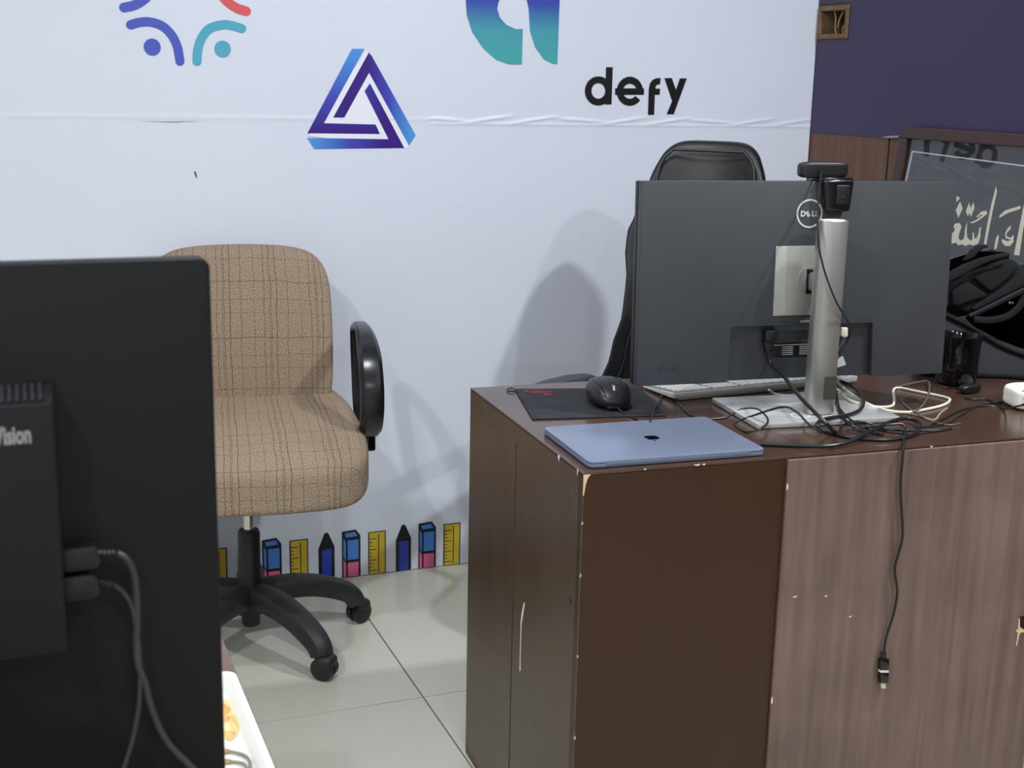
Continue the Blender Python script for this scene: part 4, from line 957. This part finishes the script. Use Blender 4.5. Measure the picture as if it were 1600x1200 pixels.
MB().prism([(x-.143, y+NY+.03, TH) for x, y in rrect(.12, .09, .01)], (0, 0, .009)).build('stand_base', nsh, nm, bevel=.002)
# plugs and their cords on the near monitor
PYc = NY-.018
def nply(x, y, Y=PYc): return yp(x, y, Y)
for (pts, plug, lb) in (([(182, 864), (200, 876), (211, 905), (214, 960), (213, 1010), (216, 1040), (226, 1065), (238, 1110), (262, 1160), (310, 1210), (350, 1260)], (97, 855, 156, 884), 'thick grey-black cord from the upper plug of the foreground monitor'),
                        ([(178, 914), (192, 925), (205, 945), (212, 975), (217, 1020), (219, 1060), (216, 1110), (206, 1160), (192, 1205), (180, 1260)], (97, 899, 155, 930), 'thinner grey-black cord from the lower plug of the foreground monitor')):
    t = thing('monitor_cable', lb, 'cable', nply(*pts[-1]))
    r_ = .0022 if 'thick ' in lb else .0016
    MB().tube(spline([nply(x, y, PYc+.006*min(1, i/4)) for i, (x, y) in enumerate(pts)], 7), r_, 8).build('cord', mat('cord_dark_grey', (58, 58, 60), .4), t)
    a_, b_ = nply(plug[0]-2, plug[1]), nply(plug[2], plug[3])
    MB().prism([Vector((a_.x, PYc-.006, a_.z)), Vector((b_.x-.004, PYc-.006, a_.z)), Vector((b_.x, PYc-.006, a_.z-.004)), Vector((b_.x, PYc-.006, b_.z+.003)), Vector((b_.x-.003, PYc-.006, b_.z)), Vector((a_.x, PYc-.006, b_.z))], (0, .012, 0)).build('plug', BLACKP, t, bevel=.0012)
    q0 = nply(plug[2]-2, (plug[1]+plug[3])/2-4); q1 = nply(*pts[0])
    MB().tube([q0.lerp(q1, i/8) for i in range(9)], [.0034-.0001*i-(.0008 if i % 2 else 0) for i in range(9)], 8).build('strain_relief', BLACKP, t)

# white tray on the table
ty1 = zp(360, 1047, TH+.02)
tray = thing('tray', 'white plastic tray with yellow food stains at the edge of the near table', 'tray', (.05, ty1.y-.19, TH))
trm = mat('white_tray', (236, 236, 230), .35)
TX0, TX1, TY0, TY1 = -.012, tbx-.008, ty1.y-.37, ty1.y
oc = [(x+(TX0+TX1)/2, y+(TY0+TY1)/2) for x, y in rrect((TX1-TX0)/2, (TY1-TY0)/2, .012, 4)]
ic = [(x+(TX0+TX1)/2, y+(TY0+TY1)/2) for x, y in rrect((TX1-TX0)/2-.006, (TY1-TY0)/2-.006, .010, 4)]
fc = [(x+(TX0+TX1)/2, y+(TY0+TY1)/2) for x, y in rrect((TX1-TX0)/2-.012, (TY1-TY0)/2-.012, .008, 4)]
n_ = len(oc); mb = MB()
lv = [[(x, y, TH+.001) for x, y in fc], [(x, y, TH+.017) for x, y in oc], [(x, y, TH+.020) for x, y in oc], [(x, y, TH+.020) for x, y in ic], [(x, y, TH+.005) for x, y in fc]]
vs = sum(lv, []); fs = [(a*n_+i, a*n_+(i+1) % n_, (a+1)*n_+(i+1) % n_, (a+1)*n_+i) for a in range(4) for i in range(n_)]+[tuple(reversed(range(n_))), tuple(range(4*n_, 5*n_))]
mb.add(vs, fs).build('tray_body', trm, tray, bevel=.0008)
Zt = lambda u, v: (300+u/5.4545, 980+v/5.4545)
for col, pts, ly in (((238, 216, 150), [(180, 640), (290, 610), (320, 640), (380, 740), (430, 840), (400, 880), (380, 930), (330, 980), (290, 960), (230, 930), (170, 900)], 0), ((222, 170, 104), [(200, 650), (260, 645), (330, 690), (325, 720), (285, 745), (330, 770), (300, 810), (240, 800), (190, 790)], 1), ((232, 196, 96), [(330, 760), (370, 750), (425, 838), (395, 850), (345, 800)], 1), ((206, 178, 110), [(270, 890), (330, 880), (370, 900), (360, 950), (330, 978), (290, 950)], 1)):
    MB().prism([zp(*Zt(*p), TH+.0052+.0003*ly) for p in pts], (0, 0, .0003)).build('food_stain', mat('stain_%d%d' % (col[0], col[2]), col, .4, var=.1, scale=80), tray, smooth=False)
for k, (pts, lb) in enumerate((([(330, 1053), (290, 1055), (320, 1056), (380, 1070), (440, 1090), (480, 1120), (495, 1170), (490, 1230)], 'thin grey cord in the white tray, farther one'), ([(330, 1145), (300, 1142), (330, 1143), (390, 1150), (440, 1165), (470, 1200), (480, 1260)], 'thin grey cord in the white tray, nearer one'))):
    t = thing('cable', lb, 'cable', zp(*Zt(*pts[0]), TH+.007))
    MB().tube(spline([zp(*Zt(*p), TH+.0072) for p in pts[2:]], 6), .0014, 7).build('cord', mat('tray_cord', (132, 124, 112), .45), t)
    q0 = zp(*Zt(pts[2][0]-75, pts[2][1]+1), TH+.0075); q1 = zp(*Zt(*pts[2]), TH+.0075)
    MB().tube([q0, q0.lerp(q1, .5), q1], [.0018, .0024, .0020], 8).build('plug_tip', mat('brass_tip', (196, 160, 112), .3, .5), t)
